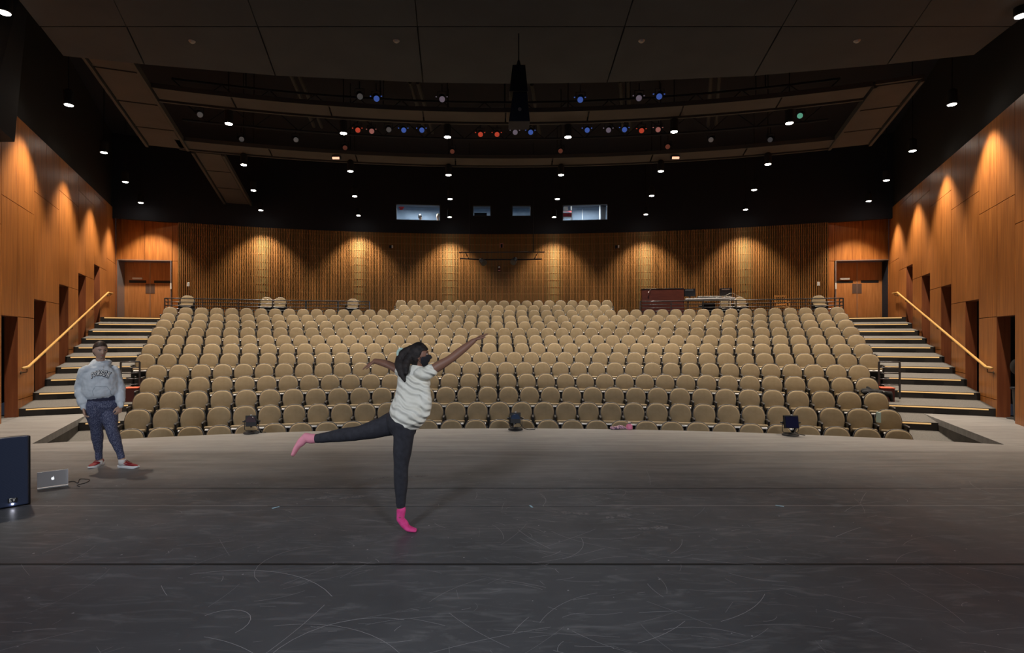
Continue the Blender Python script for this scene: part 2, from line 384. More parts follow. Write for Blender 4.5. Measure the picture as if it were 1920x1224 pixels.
# ---------------------------------------------------------------- side walls with openings
YS = [10.66, 11.5, 12.48, 13.33, 14.36, 15.2, 16.23, 17.1, 18.17, 19.0, 20.05, 21.75]
TOPK = [2.12, 2.56, 3.09, 3.60, 4.13]; S2K = [4.49, 5.04, 5.57, 6.08, 6.5]
def wtop(Y): return 6.36 + (Y - 11.7) * .040
def side_wall(sgn):
    k, s = WL if sgn < 0 else WR
    nrm = Vector((-sgn, s * sgn * sgn * (1 if sgn > 0 else 1), 0))
    def pt(Y, z, off=0):      # off > 0: into the room
        d = Vector((1, -s, 0)).normalized() * (-sgn)      # toward the room
        return Vector((k + s * Y, Y, z)) + d * off
    name = 'wall_left' if sgn < 0 else 'wall_right'
    m = MB()
    def panel(y0, y1, z0, z1, z0b=None, z1b=None):
        z0b = z0 if z0b is None else z0b; z1b = z1 if z1b is None else z1b
        g = .007
        a = [pt(y0 + g, z0 + g, 0), pt(y1 - g, z0b + g, 0), pt(y1 - g, z1b - g, 0), pt(y0 + g, z1 - g, 0)]
        b = [pt(y0 + g, z0 + g, -.03), pt(y1 - g, z0b + g, -.03), pt(y1 - g, z1b - g, -.03), pt(y0 + g, z1 - g, -.03)]
        m.hexa(a, b, 0)
    cols = [(7.0, 8.9), (8.9, 10.66)]
    for y0, y1 in cols: panel(y0, y1, -.05, 3.9); panel(y0, y1, 3.9, wtop(y0), None, wtop(y1))
    yE = YS[-1]
    for q in range(5):
        y0, y1, y2 = YS[2 * q], YS[2 * q + 1], YS[2 * q + 2]
        t = TOPK[q]; b = t - 2.12; s2 = S2K[q]
        panel(y1, y2, b + .36, t); panel(y1, y2, b - .6, b + .36)
        for (u0, u1) in ((y0, y1), (y1, y2)):
            panel(u0, u1, t, s2); panel(u0, u1, s2, wtop(u0), None, wtop(u1))
    panel(YS[10], yE, 4.6, wtop(YS[10]), None, wtop(yE)); panel(YS[10], yE, 1.8, 4.6)
    # backing with openings, jambs
    m2 = MB()
    def back(y0, y1, z0, z1):
        m2.hexa([pt(y0, z0, -.031), pt(y1, z0, -.031), pt(y1, z1, -.031), pt(y0, z1, -.031)],
                [pt(y0, z0, -.20), pt(y1, z0, -.20), pt(y1, z1, -.20), pt(y0, z1, -.20)], 1)
    back(7, YS[0] - .02, -.05, 6.2)
    for q in range(5):
        y0, y1, y2 = YS[2 * q], YS[2 * q + 1], YS[2 * q + 2]; t = TOPK[q]
        back(y0 - .02, y2 - .02, t + .02, wtop(y0) - .05); back(y1 + .02, y2 - .02, t - 2.9, t + .02)
        for (u, v) in ((y1, y1 + .02), (y0 - .02, y0)):
            m2.hexa([pt(u, t - 2.3, -.002), pt(v, t - 2.3, -.002), pt(v, t, -.002), pt(u, t, -.002)],
                    [pt(u, t - 2.3, -.22), pt(v, t - 2.3, -.22), pt(v, t, -.22), pt(u, t, -.22)], 0)
        m2.hexa([pt(y0, t, -.002), pt(y1, t, -.002), pt(y1, t + .02, -.002), pt(y0, t + .02, -.002)],
                [pt(y0, t, -.22), pt(y1, t, -.22), pt(y1, t + .02, -.22), pt(y0, t + .02, -.22)], 0)
    back(YS[10] - .02, yE, 1.8, wtop(YS[10]) - .05)
    o = fixn(m.obj(name, ['wood'])); struct(o)
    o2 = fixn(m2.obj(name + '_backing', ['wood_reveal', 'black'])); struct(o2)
    # dark passage behind the openings, and the black wall above the panelling
    m3 = MB()
    m3.hexa([pt(7, -.1, -1.5), pt(22.6, -.1, -1.5), pt(22.6, 9.6, -1.5), pt(7, 9.6, -1.5)],
            [pt(7, -.1, -1.6), pt(22.6, -.1, -1.6), pt(22.6, 9.6, -1.6), pt(7, 9.6, -1.6)])
    m3.poly([pt(7, wtop(7) - .02, -.03), pt(22, wtop(22) - .02, -.03), pt(22, 9.6, -.03), pt(7, 9.6, -.03)])
    m3.poly([pt(7, -.01, -.1), pt(12, -.01, -.1), pt(12, -.01, -1.6), pt(7, -.01, -1.6)])
    o3 = m3.obj(name + '_passage', ['void']); struct(o3)
side_wall(-1); side_wall(1)

# ---------------------------------------------------------------- door walls at the back corners
def door_wall(sgn):
    if sgn < 0: A = Vector((-15.22, 21.75, 0)); B = Vector((-13.05, 22.05, 0)) ; pxs = (217, 271, 323, 334); ox = (220.5, 320.5)
    else: A = Vector((15.68, 21.75, 0)); B = Vector((13.5, 22.05, 0)); pxs = (1674, 1618, 1565, 1553); ox = (1670, 1567)
    d = (B - A); d.z = 0; L = d.length; d.normalize(); nin = Vector((-d.y, d.x, 0));
    if nin.y > 0: nin = -nin
    def u_of(px):
        m = (px - PX) / F     # (A + d u).x = m (A + d u).y
        return (m * A.y - A.x) / (d.x - m * d.y)
    def pt(u, z, off=0): return Vector((A.x, A.y, z)) + d * u + nin * off
    us = [u_of(p) for p in pxs]; us[0] = 0; o0, o1 = u_of(ox[0]), u_of(ox[1])
    zb = zt(14); ztp = 6.77; zd = EYE + (PY - 488.5) / F * 21.9
    name = 'wall_back_left' if sgn < 0 else 'wall_back_right'
    m = MB()
    def panel(u0, u1, z0, z1):
        g = .008
        m.hexa([pt(u0 + g, z0 + g), pt(u1 - g, z0 + g), pt(u1 - g, z1 - g), pt(u0 + g, z1 - g)],
               [pt(u0 + g, z0 + g, -.03), pt(u1 - g, z0 + g, -.03), pt(u1 - g, z1 - g, -.03), pt(u0 + g, z1 - g, -.03)], 0)
    for u0, u1 in zip(us, us[1:]): panel(u0, u1, zd, ztp)
    panel(o1 + .05, us[3], zb, zd); panel(us[0], o0, zb, zd)
    bk = lambda u0, u1, z0, z1, t=.54: m.hexa([pt(u0, z0, -.031), pt(u1, z0, -.031), pt(u1, z1, -.031), pt(u0, z1, -.031)],
                                      [pt(u0, z0, -t), pt(u1, z0, -t), pt(u1, z1, -t), pt(u0, z1, -t)], 1)
    bk(us[0], us[3], zd + .02, ztp - .02); bk(o1 + .02, us[3] - .01, zb, zd + .02); bk(us[0], o0, zb, zd + .02)
    # end return of the panelling beside the slats
    m.hexa([pt(us[3] - .03, zb, 0), pt(us[3], zb, 0), pt(us[3], ztp, 0), pt(us[3] - .03, ztp, 0)], [pt(us[3] - .03, zb, -.6), pt(us[3], zb, -.6), pt(us[3], ztp, -.6), pt(us[3] - .03, ztp, -.6)], 0)
    struct(fixn(m.obj(name, ['wood', 'black'])))
    # head trim and jamb
    m = MB()
    m.hexa([pt(o0, zd, .01), pt(o1, zd, .01), pt(o1, zd + .03, .01), pt(o0, zd + .03, .01)], [pt(o0, zd, -.49), pt(o1, zd, -.49), pt(o1, zd + .03, -.49), pt(o0, zd + .03, -.49)])
    for u in (o0, o1): m.hexa([pt(u - .02, zb, .01), pt(u + .02, zb, .01), pt(u + .02, zd, .01), pt(u - .02, zd, .01)], [pt(u - .02, zb, -.52), pt(u + .02, zb, -.52), pt(u + .02, zd, -.52), pt(u - .02, zd, -.52)])
    struct(fixn(m.obj('trim_1' if sgn < 0 else 'trim_2', ['steel'])))
    mid = (o0 + o1) / 2
    c = pt(mid, zb, -.47)
    dd = thing('double_door', c, 'pair of wooden swing doors at the top of the %s aisle, with dark push plates' % ('left' if sgn < 0 else 'right'), 'door')
    dd.name = 'door_1' if sgn < 0 else 'door_2'
    for q, (u0, u1) in enumerate(((o0 + .02, mid - .006), (mid + .006, o1 - .02))):
        if u0 > u1: u0, u1 = u1, u0
        def pq(u, z, off): return pt(u, z, off) - c
        def slab(u0, u1, z0, z1, f, b): 
            x = MB(); x.hexa([pq(u0, z0, f), pq(u1, z0, f), pq(u1, z1, f), pq(u0, z1, f)], [pq(u0, z0, b), pq(u1, z0, b), pq(u1, z1, b), pq(u0, z1, b)]); return x
        leaf = fixn(slab(u0, u1, zb, zd - .01, -.47, -.515).obj('door_leaf', ['door_wood'], dd))
        w = u1 - u0; near = (u1 if q == 0 else u0); far = (u0 if q == 0 else u1); sg = 1 if far > near else -1
        v0, v1 = sorted((near + sg * w * .15, near + sg * w * .82))
        fixn(slab(v0, v1, 3.905, 4.01, -.466, -.48).obj('vision_slot', ['vent'], leaf))
        v0, v1 = sorted((near + sg * .01, near + sg * .17))
        fixn(slab(v0, v1, 3.47, 3.87, -.462, -.48).obj('push_plate', ['bronze'], leaf))
        if (q == 0) == (sgn < 0):
            v0, v1 = sorted((near + sg * w * .30, near + sg * w * .66))
            fixn(slab(v0, v1, 4.045, 4.115, -.40, -.47).obj('door_closer', ['white'], leaf))
    x = MB(); x.hexa([pt(mid - .008, zb, -.455) - c, pt(mid + .008, zb, -.455) - c, pt(mid + .008, zd, -.455) - c, pt(mid - .008, zd, -.455) - c],
                     [pt(mid - .008, zb, -.47) - c, pt(mid + .008, zb, -.47) - c, pt(mid + .008, zd, -.47) - c, pt(mid - .008, zd, -.47) - c]); fixn(x.obj('astragal', ['steel'], dd))
    x = MB(); uu = o1 - .0
    x.hexa([pt(uu - .02, 3.62, .03), pt(uu + .03, 3.62, .03), pt(uu + .03, 3.87, .03), pt(uu - .02, 3.87, .03)], [pt(uu - .02, 3.62, .01), pt(uu + .03, 3.62, .01), pt(uu + .03, 3.87, .01), pt(uu - .02, 3.87, .01)])
    tag(fixn(x.obj('card_reader', ['white'])), 'slim white plate on the jamb of the %s doors' % ('left' if sgn < 0 else 'right'), 'wall plate')
    return pt(us[3], 0)
EL = door_wall(-1); ER = door_wall(1)

# ---------------------------------------------------------------- slatted back wall
t0 = math.atan2(EL.x - CX, EL.y - CY) + .0005; t1 = math.atan2(ER.x - CX, ER.y - CY) - .0005
ZS0, ZS1 = zt(13) - .2, 6.31
mb = MB()
n = 120
for i in range(n):
    a = t0 + (t1 - t0) * i / n; b = t0 + (t1 - t0) * (i + 1) / n
    mb.poly([arc(RWALL, a, ZS0), arc(RWALL, b, ZS0), arc(RWALL, b, ZS1), arc(RWALL, a, ZS1)], 1)
    for q in range(14):
        z = 2.35 + q * .316
        mb.poly([arc(RWALL - .018, a, z), arc(RWALL - .018, b, z), arc(RWALL - .018, b, z + .022), arc(RWALL - .018, a, z + .022)], 2)
        mb.poly([arc(RWALL - .018, a, z + .022), arc(RWALL - .018, b, z + .022), arc(RWALL, b, z + .022), arc(RWALL, a, z + .022)], 2)
ns = int((t1 - t0) * RWALL / .0665)
for i in range(ns):
    t = t0 + (t1 - t0) * (i + .5) / ns
    hw = .0155 / RWALL
    b4 = [arc(RWALL - .085, t - hw, ZS0), arc(RWALL - .085, t + hw, ZS0), arc(RWALL - .019, t + hw, ZS0), arc(RWALL - .019, t - hw, ZS0)]
    mb.hexa(b4, [v + Vector((0, 0, ZS1 - ZS0)) for v in b4], 0)
struct(fixn(mb.obj('wall_back', ['slat', 'slat_back', 'batten'])))
# black wall above, with the control-room windows
RB = RWALL - .02
ZC = 9.6
wins = [(742, 826, 383, 413.5), (886, 921, 385, 405.5), (959.5, 996, 385, 405.5), (1054, 1140, 383, 413.5)]
mb = MB()
tL = th_line(RB, *WL) - .01; tR = th_line(RB, *WR) + .01
cuts = []
for (x0, x1, y0, y1) in wins:
    Yc = math.cos(th_of_px((x0 + x1) / 2, RB)) * RB + CY
    cuts.append((th_of_px(x0, RB), th_of_px(x1, RB), EYE + (PY - y1) / F * Yc, EYE + (PY - y0) / F * Yc))
def blackseg(a, b, z0, z1, n=1):
    for i in range(n):
        p = a + (b - a) * i / n; q = a + (b - a) * (i + 1) / n
        mb.hexa([arc(RB, p, z0), arc(RB, q, z0), arc(RB + .18, q, z0), arc(RB + .18, p, z0)], [arc(RB, p, z1), arc(RB, q, z1), arc(RB + .18, q, z1), arc(RB + .18, p, z1)])
prev = tL
for (a, b, z0, z1) in cuts:
    blackseg(prev, a, ZS1, ZC, 12 if prev == tL else 4); blackseg(a, b, ZS1, z0, 3); blackseg(a, b, z1, ZC, 3); prev = b
blackseg(prev, tR, ZS1, ZC, 12)
struct(fixn(mb.obj('wall_back_upper', ['black'])))
# flat ceiling over everything
mb = MB(); mb.box((0, 11, ZC + .05), (44, 34, .1)); struct(mb.obj('ceiling', ['ceil_black']))

# ---------------------------------------------------------------- theatre seats
def seat_parts():
    parts = {}
    def outline(hw, top, bot, n=24, corner=.20):
        pts = [(-hw * .95, bot)]
        zc = top - corner
        for i in range(n + 1):
            a = math.pi - math.pi * i / n
            c, s = math.cos(a), math.sin(a)
            e = .72
            pts.append((math.copysign(abs(c) ** e, c) * hw, zc + corner * abs(s) ** .92))
        pts.append((hw * .95, bot))
        return pts
    T = Matrix.Translation((0, 0, .40)) @ Matrix.Rotation(math.radians(-11), 4, 'X') @ Matrix.Translation((0, 0, -.40))
    def lofted(outs, mats, mis=None):
        m = MB()
        rings = [[T @ Vector((x, y, z)) for x, z in o] for o, y in outs]
        nn = len(rings[0]); m.v = [tuple(p) for r in rings for p in r]
        for k in range(len(rings) - 1):
            for i in range(nn):
                a = k * nn + i; b = k * nn + (i + 1) % nn
                m.f.append([a, a + nn, b + nn, b]); m.mi.append(mis[k] if mis else 0)
        m.f.append(list(range(nn))); m.mi.append(0)
        m.f.append([(len(rings) - 1) * nn + i for i in range(nn)][::-1]); m.mi.append(mis[-1] if mis else 0)
        me = m.mesh('p', mats, True)
        bm = bmesh.new(); bm.from_mesh(me); bmesh.ops.recalc_face_normals(bm, faces=bm.faces); bm.to_mesh(me); bm.free(); return me
    # backrest pad
    parts['backrest'] = lofted([(outline(.185, .800, .445, corner=.20), -.078), (outline(.206, .822, .43, corner=.225), -.068), (outline(.218, .832, .42, corner=.235), -.045), (outline(.220, .834, .41, corner=.235), -.02)], ['fabric'])
    # shell behind, its rim showing round the pad
    parts['back_shell'] = lofted([(outline(.220, .834, .39, corner=.235), -.022), (outline(.229, .843, .38, corner=.24), -.026), (outline(.234, .850, .36, corner=.245), -.016),
                                  (outline(.232, .848, .36, corner=.245), .004), (outline(.20, .82, .38, corner=.18), .016)], ['shell', 'shell_edge'], [0, 1, 0, 0, 0])
    # tipped-up cushion: from the hinge to a rolled lip
    def slab(prof_y, w0, w1, mats):      # prof: list of (y,z) section closed, width varies with y
        m = MB(); rings = []
        ws = [(-1, .0), (-.97, .6), (-.9, .9), (-.5, 1), (0, 1.0), (.5, 1), (.9, .9), (.97, .6), (1, 0)]
        cy = sum(p[0] for p in prof_y) / len(prof_y); cz = sum(p[1] for p in prof_y) / len(prof_y)
        for u, sc in ws:
            sc = .55 + .45 * sc
            bow = -.012 * (1 - u * u)
            rings.append([Vector((u * (w0 + (w1 - w0) * (p[0] - prof_y[0][0]) / (-.3)), cy + (p[0] - cy) * sc + bow, cz + (p[1] - cz) * sc)) for p in prof_y])
        m.loft(rings); me = m.mesh('p', mats, True)
        bm = bmesh.new(); bm.from_mesh(me); bmesh.ops.recalc_face_normals(bm, faces=bm.faces); bm.to_mesh(me); bm.free(); return me
    cush = [(-.07, .385), (-.10, .43), (-.20, .47), (-.29, .498), (-.325, .492), (-.335, .468), (-.32, .445), (-.22, .40), (-.12, .36)]
    parts['seat'] = slab(cush, .195, .215, ['fabric'])
    m = MB()
    # pan: black tray under the cushion, bright front trim strip
    for mi, (ya, za, yb, zb2, w) in ((0, (-.10, .355, -.315, .435, .205)),):
        m.hexa([(-w, ya, za - .05), (w, ya, za - .05), (w * .96, yb, zb2 - .03), (-w * .96, yb, zb2 - .03)], [(-w, ya, za), (w, ya, za), (w * .96, yb, zb2 + .006), (-w * .96, yb, zb2 + .006)], 0)
    m.hexa([(-.180, -.368, .418), (.180, -.368, .418), (.180, -.312, .418), (-.180, -.312, .418)], [(-.180, -.366, .438), (.180, -.366, .438), (.180, -.312, .456), (-.180, -.312, .456)], 1)
    m.hexa([(-.16, -.30, .37), (.16, -.30, .37), (.15, -.10, .20), (-.15, -.10, .20)], [(-.17, -.31, .42), (.17, -.31, .42), (.17, -.08, .34), (-.17, -.08, .34)], 0)
    parts['seat_pan'] = m.mesh('p', ['pan', 'silver'])
    m = MB(); m.box((0, -.362, .443), (.05, .012, .012)); parts['number_plate'] = m.mesh('p', ['plate'])
    m = MB()
    def sect(y, z, w=.024, h=.014): return [(-w + 0, y, z - h), (w, y, z - h), (w, y, z + h * .5), (w * .6, y, z + h), (-w * .6, y, z + h), (-w, y, z + h * .5)]
    m.loft([sect(-.02, .555, .018, .012), sect(-.05, .562), sect(-.20, .562), sect(-.27, .555, .022), sect(-.285, .548, .014, .008)])
    parts['armrest'] = m.mesh('p', ['arm'])
    m = MB()
    m.hexa([(-.016, -.20, .02), (.016, -.20, .02), (.016, -.02, .02), (-.016, -.02, .02)], [(-.018, -.25, .548), (.018, -.25, .548), (.018, .0, .548), (-.018, .0, .548)])
    m.box((0, -.11, .010), (.07, .24, .02))
    parts['leg'] = m.mesh('p', ['shell'])
    for k, me in parts.items(): me.name = k
    return parts
SP = seat_parts()
def build_seat(both=False):
    root = bpy.data.objects.new('theatre_seat', None); COL.objects.link(root); root.empty_display_size = .1
    link('backrest', SP['backrest'], root); link('back_shell', SP['back_shell'], root); link('seat', SP['seat'], root)
    pan = link('seat_pan', SP['seat_pan'], root); link('number_plate', SP['number_plate'], pan)
    for x in ((-.245, .245) if both else (-.245,)):
        l = link('leg', SP['leg'], root); l.location.x = x
        a = link('armrest', SP['armrest'], root); a.location.x = x
    return root
def copy_tree(o, parent=None):
    c = o.copy(); COL.objects.link(c)
    if parent: c.parent = parent
    for ch in o.children: copy_tree(ch, c)
    return c
row_word = ['', 'front row', 'second row', 'third row', 'fourth row', 'fifth row', 'sixth row', 'seventh row', 'eighth row', 'ninth row', 'tenth row',
            'eleventh row', 'twelfth row', 'thirteenth row', 'top centre row']
protoA = build_seat(False); protoB = build_seat(True)
usedA = usedB = False
rest = []; SEATPOS = {}; count = 0
for i in range(1, 15):
    t0, t1 = TE[i]; R = rb(i) - .085
    n = round((t1 - t0) * rb(i) / .49) + 1
    # shares of the width: constant angular pitch
    for k in range(n):
        t = t0 + (t1 - t0) * k / (n - 1)
        p = arc(R, t, zt(i)); SEATPOS[(i, k)] = (p, t, n)
        scale_w = ((t1 - t0) * rb(i) / (n - 1)) / .49
        if count >= 300 or i > 12: rest.append((p, t, k == n - 1)); continue
        if k == n - 1: o = protoB if not usedB else copy_tree(protoB); usedB = True
        else: o = protoA if not usedA else copy_tree(protoA); usedA = True
        o.location = p; o.rotation_euler = (0, 0, -t)
        count += 1
        if k == 0: w = 'leftmost seat'
        elif k == n - 1: w = 'rightmost seat'
        elif k < n / 2: w = ORD[k + 1] + ' seat from the left'
        else: w = ORD[n - k] + ' seat from the right'
        tag(o, 'tan padded flip-up theatre seat, %s in the %s' % (w, row_word[i]), 'theatre seat', 'theatre seats in the %s' % row_word[i])
print('SEATS', count, len(rest), [SEATPOS[(i, 0)][2] for i in range(1, 15)])
def add_mesh(mbx, me, mtx, mi0):
    o = len(mbx.v)
    mbx.v += [tuple(mtx @ v.co) for v in me.vertices]
    for p in me.polygons: mbx.f.append([o + i for i in p.vertices]); mbx.mi.append(mi0[p.material_index])
mb = MB(); sm = ['fabric', 'shell', 'shell_edge', 'pan', 'silver', 'plate', 'arm']
mmap = {'backrest': [0], 'back_shell': [1, 2], 'seat': [0], 'seat_pan': [3, 4], 'number_plate': [5], 'armrest': [6], 'leg': [1]}
for (p, t, last) in rest:
    X = Matrix.Translation(p) @ Matrix.Rotation(-t, 4, 'Z')
    for k, me in SP.items():
        if k in ('armrest', 'leg'):
            for x in ((-.245, .245) if last else (-.245,)): add_mesh(mb, me, X @ Matrix.Translation((x, 0, 0)), mmap[k])
        else: add_mesh(mb, me, X, mmap[k])
o = mb.obj('theatre_seats', sm, smooth=True)
tag(o, 'massed tan theatre seats of the upper rows, in front of the slatted wall', 'theatre seats', kind='stuff')

# ---------------------------------------------------------------- house downlights
ZL = 6.86
LP = [(8, 24), (129, 197), (195, 286), (235, 341), (264, 380), (429, 232), (457, 309), (475, 357), (489, 394), (644, 250), (657, 321), (665, 368), (672, 404),
      (839, 257), (841, 328), (844, 373), (843, 407), (1065, 257), (1052, 328), (1045, 373), (1039, 407), (1264, 247), (1239, 321), (1222, 367), (1211, 402),
      (1480, 231), (1440, 308), (1414, 356), (1398, 393), (1785, 196), (1711, 283), (1662, 338), (1629, 377), (1915, 30)]
def make_downlight():
    root = bpy.data.objects.new('pendant_downlight', None); COL.objects.link(root); root.empty_display_size = .1
    m = MB(); m.lathe([(.085, .0), (.10, .01), (.10, .30), (.06, .34), (.02, .36)], n=20); fixn(m.obj('housing', ['void'], root, smooth=False))
    m = MB(); m.lathe([(.0, -.02), (.05, -.019), (.08, -.008), (.084, .004), (.0, .004)], n=20); fixn(m.obj('lamp_lens', ['lamp'], root, smooth=True))
    m = MB(); m.cyl((0, 0, .35), (0, 0, 3.0), .012, 6); fixn(m.obj('stem', ['void'], root))
    return root
dl = make_downlight()
COLN = ['along the left wood wall', 'in the second line from the left', 'in the third line from the left', 'just left of centre', 'just right of centre',
        'in the third line from the right', 'in the second line from the right', 'along the right wood wall']
colof = [0] * 5 + [1] * 4 + [2] * 4 + [3] * 4 + [4] * 4 + [5] * 4 + [6] * 4 + [7] * 5
depth = [0, 1, 2, 3, 4] + [1, 2, 3, 4] * 6 + [1, 2, 3, 4, 0]
DW = {0: 'nearest the stage', 1: 'second from the stage', 2: 'third from the stage', 3: 'fourth from the stage', 4: 'nearest the back wall'}
DW4 = {1: 'nearest the stage', 2: 'second from the stage', 3: 'third from the stage', 4: 'nearest the back wall'}
for i, (x, y) in enumerate(LP):
    Y = (ZL - EYE) * F / (PY - y); p = P(x, y, Y)
    o = dl if i == 0 else copy_tree(dl)
    o.location = p
    side = colof[i] in (0, 7)
    tag(o, 'pendant downlight %s, %s' % (COLN[colof[i]], (DW if side else DW4)[depth[i]]), 'ceiling light', 'house downlights')
    wd = SPOT_W * (1.0 if not side else 1.15)
    light('downlight_beam', 'SPOT', p - Vector((0, 0, .06)), p - Vector((0, 0, 2)), wd, WARM, .07, math.radians(93), .62)
#@@MORE@@
# ---------------------------------------------------------------- acoustic reflector over the apron
M['glass'] = bpy.data.materials.new('window_glass'); M['glass'].use_nodes = True
_n = M['glass'].node_tree.nodes; _l = M['glass'].node_tree.links; _n.clear()
_o = _n.new('ShaderNodeOutputMaterial'); _t = _n.new('ShaderNodeBsdfTransparent'); _g = _n.new('ShaderNodeBsdfGlossy'); _x = _n.new('ShaderNodeMixShader')
_g.inputs['Roughness'].default_value = .05; _x.inputs[0].default_value = .04; _t.inputs[0].default_value = (.93, .96, .98, 1)
_l.new(_t.outputs[0], _x.inputs[1]); _l.new(_g.outputs[0], _x.inputs[2]); _l.new(_x.outputs[0], _o.inputs[0])
def at(px, py, z): Y = (z - EYE) * F / (PY - py); return Vector(((px - PX) / F * Y, Y, z))
ZR = 7.0
SE = [((35, 0), (118, 105)), ((213, 0), (271, 121)), ((465, 0), (516.5, 142)), ((778, 0), (793, 155)), ((1187, 0), (1138, 155)), ((1494.4, 0), (1413.7, 142.5)), ((1746.7, 0), (1663.6, 121)), ((1960, 0), (1827, 103))]
refl = thing('acoustic_reflector', (0.2, 9, ZR), 'wide dark grey ceiling reflector of fanned panels hanging over the stage front', 'ceiling panel')
def lerp(a, b, t): return a + (b - a) * t
def line_at_Y(a, b, Y): return lerp(a, b, (Y - a.y) / (b.y - a.y))
edges = [(at(*a, ZR), at(*b, ZR)) for a, b in SE]
Yc = 5406 / (631 - 50)
for i in range(7):
    (a0, a1), (b0, b1) = edges[i], edges[i + 1]
    mid = None
    if i == 3: mid = at(960, 157.5, ZR)
    for far in (0, 1):
        if far: q = [line_at_Y(a0, a1, Yc), line_at_Y(b0, b1, Yc)] + ([b1, mid, a1] if mid else [b1, a1])
        else: q = [line_at_Y(a0, a1, 5.2), line_at_Y(b0, b1, 5.2), line_at_Y(b0, b1, Yc), line_at_Y(a0, a1, Yc)]
        c = sum(q, Vector()) / len(q)
        q = [p + (c - p).normalized() * .016 for p in q]
        m = MB(); k = len(q); m.v = [tuple(p - refl.location) for p in q] + [tuple(p + Vector((0, 0, .06)) - refl.location) for p in q]
        m.f = [list(range(k))[::-1], list(range(k, 2 * k))] + [[j, (j + 1) % k, (j + 1) % k + k, j + k] for j in range(k)]; m.mi = [0] * len(m.f)
        fixn(m.obj('reflector_panel', ['panel_grey'], refl))
m = MB()
for i in range(8):
    a, b = edges[i]; p = line_at_Y(a, b, 5.2) - refl.location; q = b - refl.location
    p.z = q.z = .11
    m.tube([p, q], .045, 6)
fixn(m.obj('support_rib', ['frame_grey'], refl))
for k, (x, y) in enumerate(((360, 77), (743, 76), (1203, 76), (1607, 76))):
    p = at(x, y, ZR); m = MB(); m.lathe([(.0, -.035), (.03, -.035), (.055, -.012), (.06, 0), (0, 0)], n=14)
    o = fixn(m.obj('smoke_detector', ['steel'])); o.location = p
    tag(o, 'small round detector under the dark reflector, %s from the left wall' % ORD[k + 1], 'smoke detector', 'detectors under the reflector')

# ---------------------------------------------------------------- catwalk frames with hung lamps
ZCW = 7.2
cat = thing('lighting_catwalk', arc(26, 0, ZCW), 'curved brown-grey catwalk frame of soffit bands above the first seat rows', 'catwalk')
inv = cat.location
def cput(m, name, mats, parent=cat, base=None):
    b = base or inv
    m.v = [(v[0] - b.x, v[1] - b.y, v[2] - b.z) for v in m.v]; return fixn(m.obj(name, mats, parent))
def arcbox(m, r0, r1, t0, t1, z0, z1, n=1, mi=0):
    for i in range(n):
        a = t0 + (t1 - t0) * i / n; b = t0 + (t1 - t0) * (i + 1) / n
        m.hexa([arc(r0, a, z0), arc(r0, b, z0), arc(r1, b, z0), arc(r1, a, z0)], [arc(r0, a, z1), arc(r0, b, z1), arc(r1, b, z1), arc(r1, a, z1)], mi)
for (r0, r1, cuts_) in ((23.92, 24.62, [-.335, -.268, -.178, -.085, -.0, .085, .178, .268, .343]), (27.38, 28.15, [-.345, -.255, -.165, -.055, .055, .165, .262, .346])):
    for a, b in zip(cuts_, cuts_[1:]):
        m = MB(); arcbox(m, r0, r1 - .12, a + .0008, b - .0008, ZCW, ZCW + .04, 6); cput(m, 'soffit_panel', ['soffit'])
    for (ea, eb, ez) in ((r1 - .06, r1, -.03), (r0 - .03, r0, 0)):
        m = MB(); arcbox(m, ea, eb, cuts_[0], cuts_[-1], ZCW + ez, ZCW + .11, 40); cput(m, 'edge_beam', ['frame_grey'])
def wing(t0, t1, rs_, cutsr, parent=cat, base=None):
    for a, b in zip(cutsr, cutsr[1:]):
        m = MB(); arcbox(m, a + .05, b - .05, t0 + .0025, t1 - .0025, ZCW, ZCW + .04, 1); cput(m, 'soffit_panel', ['soffit'], parent, base)
    m = MB()
    for t in (t0, t1): arcbox(m, cutsr[0], cutsr[-1], t - .0012, t + .0012, ZCW - .05, ZCW + .10, 1)
    for r in cutsr: arcbox(m, r - .04, r + .04, t0, t1, ZCW + .02, ZCW + .10, 1)
    cput(m, 'edge_beam', ['frame_grey'], parent, base)
wing(-.374, -.337, None, [20.6, 23.2, 24.9, 26.6, 28.15]); wing(.345, .381, None, [23.9, 25.3, 26.8, 28.15])
cat2 = thing('catwalk_spur', arc(31, -.32, ZCW), 'narrow grey soffit strip running back from the catwalk on the left side', 'catwalk')
wing(-.334, -.305, None, [28.3, 30.2, 32.4, 34.9], cat2, cat2.location)
# dark trusses and pipes above the frames
for k, (r, z) in enumerate(((22.6, 7.75), (25.2, 7.5), (26.4, 7.45))):
    m = MB(); pts = [arc(r, -.33 + .66 * i / 30, z) for i in range(31)]; m.tube(pts, .03, 6)
    pts2 = [p + Vector((0, 0, .5)) for p in pts]; m.tube(pts2, .03, 6)
    for i in range(30): m.tube([pts[i] if i % 2 else pts2[i], pts2[i + 1] if i % 2 else pts[i + 1]], .014, 5)
    for i in (3, 9, 15, 21, 27): m.tube([pts2[i], Vector((pts2[i].x, pts2[i].y, ZC))], .014, 5)
    o = fixn(m.obj('lighting_truss', ['black']))
    tag(o, ['thin black truss over the front catwalk opening', 'black lamp truss just behind the front catwalk band', 'black lamp truss midway between the two catwalk bands'][k], 'truss')
for k, t in enumerate((-.22, -.10, .02, .12, .21)):
    m = MB(); m.tube([arc(24.8, t, 8.3), arc(27.2, t + .012, 7.9)], .05, 6); m.tube([arc(24.8, t + .008, 8.3), arc(27.2, t + .02, 7.9)], .05, 6)
    o = fixn(m.obj('roof_brace', ['frame_grey'])); tag(o, 'slanting grey roof brace seen between the catwalk bands, %s from the left' % ORD[k + 1], 'roof brace', 'roof braces')
